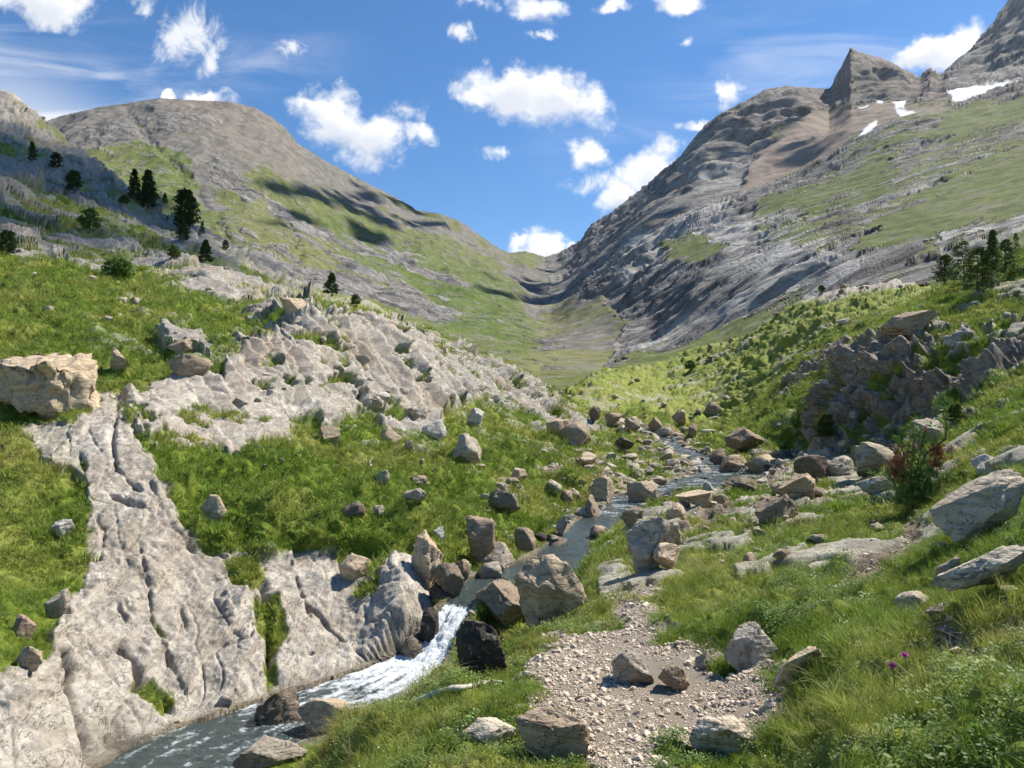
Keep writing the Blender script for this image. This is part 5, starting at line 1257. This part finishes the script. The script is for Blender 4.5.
def blob(vec, cx, cy, rx, ry, rot=0., w=1.):
    mp = t.n('ShaderNodeMapping', {'Vector': vec, 'Location': ((cx-CX)/F, (HOR-cy)/F, 0), 'Rotation': (0, 0, math.radians(rot)), 'Scale': (rx/F, ry/F, 1)}, vector_type='TEXTURE').outputs[0]
    ln = t.n('ShaderNodeVectorMath', {0: mp}, operation='LENGTH').outputs['Value']
    return t.math('MULTIPLY_ADD', ln, -w, w)
PUFF = [(a, b, c*1.13, d*1.16, e, f) for a, b, c, d, e, f in [(45,0,56,27,-8,1),(340,128,52,27,-28,1),(372,140,28,24,0,1),(420,131,20,9,0,.8),(508,92,48,25,-8,1.1),(556,104,52,28,-14,1.1),(478,94,20,12,0,1),(585,155,21,15,0,.9),(650,172,38,24,38,1.05),(625,192,24,16,30,1),
        (545,246,26,14,0,1),(520,244,14,8,0,.9),(574,246,9,6,0,.8),(728,94,13,14,20,.85),(692,126,19,8,5,.85),(935,52,44,20,18,1.05),(968,42,24,18,0,1),(207,99,28,9,0,1),(163,95,9,6,0,1),(300,106,20,8,0,.7),(610,4,22,8,0,.8),(682,2,24,10,0,.85),(538,10,26,15,-10,.8),
        (1150,60,70,30,0,1),(-160,60,80,40,0,1),(300,-90,110,40,0,1),(760,-120,130,45,0,1)]]
WISP = [(188,36,34,40,-38,1),(215,62,18,24,-20,.8),(148,6,16,18,0,.8),(458,32,26,14,-38,.9),(543,38,18,6,0,.8),(498,154,22,10,-10,.8),(290,45,26,12,-15,.6),(480,2,24,8,0,.6),(685,40,7,9,0,.7),(600,182,40,12,5,.6),(670,150,20,8,10,.7),(406,112,26,16,0,.7)]
def mx(vec, lst):
    o = None
    for b in lst:
        k = blob(vec, *b); o = k if o is None else t.math('MAXIMUM', o, k)
    return o
nn = t.noise(v0, 19., 9., .66); nd_ = t.noise(v0, 11., 6., .6)
dp = t.math('ADD', mx(v1, PUFF), t.math('MULTIPLY', t.math('SUBTRACT', nn, .5), 1.9))
puff = t.ramp(dp, -.1, .62)
dw = t.math('ADD', mx(v1, WISP), t.math('MULTIPLY', t.math('SUBTRACT', t.noise(t.scale(v0, (1., .7, 1), (0, 0, .5)), 26., 8., .7, 1.5), .5), 2.2))
wisp = t.ramp(dw, .05, .9, 0., .8)
strk = t.noise(t.scale(v0, (1.3, 6.5, 1), (0, 0, .12)), 2.6, 7., .6, .8)
cir = t.math('MULTIPLY', t.ramp(strk, .40, .75), t.math('MAXIMUM', t.math('MULTIPLY', t.ramp(mx(v0, [(20,85,260,110,-10,1),(250,60,160,50,0,.5)]), 0., .8), .62), t.math('MULTIPLY', t.ramp(mx(v0, [(830,70,260,90,0,1),(640,150,140,50,0,.9)]), 0., .8), .28)))
veil = t.math('MULTIPLY', t.ramp(mx(v0, [(10,110,170,70,-15,1)]), 0., 1.), .42)
al = t.math('MAXIMUM', t.math('MAXIMUM', puff, wisp), t.math('ADD', cir, veil), clamp=True)
core = t.ramp(dp, .45, 1.3)
v2 = t.n('ShaderNodeVectorMath', {0: v1, 1: (0., .017, 0.)}, operation='ADD').outputs[0]
shade_ = t.ramp(t.math('ADD', mx(v2, PUFF), t.math('MULTIPLY', t.math('SUBTRACT', nd_, .5), .9)), .1, .85)
ccol = t.mix(core, (.93, .955, 1.), (.86, .875, .91))
ccol = t.mix(t.math('MULTIPLY', shade_, .85), (1., 1., 1.), (.66, .70, .78))
skc = t.n('ShaderNodeHueSaturation', {'Color': sky.outputs[0], 'Saturation': 1.3, 'Value': 1.}).outputs[0]
bg1 = t.n('ShaderNodeBackground', {'Color': skc, 'Strength': .098}); bg2 = t.n('ShaderNodeBackground', {'Color': ccol, 'Strength': .70})
ms = t.n('ShaderNodeMixShader', {0: al, 1: bg1.outputs[0], 2: bg2.outputs[0]})
t.n('ShaderNodeOutputWorld', {'Surface': ms.outputs[0]})
SC.view_settings.view_transform = 'Standard'; SC.view_settings.look = 'None'; SC.view_settings.exposure = .72; SC.view_settings.gamma = 1
SC.cycles.max_bounces = 6; SC.cycles.diffuse_bounces = 2; SC.cycles.transparent_max_bounces = 8; SC.cycles.use_denoising = True
SC.cycles.use_adaptive_sampling = True; SC.cycles.adaptive_threshold = .02; SC.cycles.caustics_reflective = False; SC.cycles.caustics_refractive = False
ZLO = float(min(Pn[:, 2].min(), FPn[:, 2].min())); print('lowest', ZLO, 'highest', FPn[:, 2].max())
m_h = bpy.data.materials.new('thin_air'); m_h.use_nodes = True; m_h.node_tree.nodes.clear(); t = NT(m_h.node_tree)
pv = t.n('ShaderNodeVolumePrincipled', {'Color': (.80, .88, 1., 1), 'Density': 1.6e-5, 'Anisotropy': .3})
t.n('ShaderNodeOutputMaterial', {'Volume': pv.outputs[0]})
zlo, zhi = ZLO-1., 2150.
hx = np.array([(x, y, z) for x in (-9500, 9500) for y in (-300, 9000) for z in (zlo, zhi)], float)
ho = mesh_np('haze', hx, np.array([(0,1,3,2),(4,6,7,5),(0,4,5,1),(2,3,7,6),(0,2,6,4),(1,5,7,3)]), m_h, smooth=False); tag(ho, 'thin bluish mountain air', kind='stuff')
SC.cycles.volume_bounces = 0
print('script done', time.time()-T0)
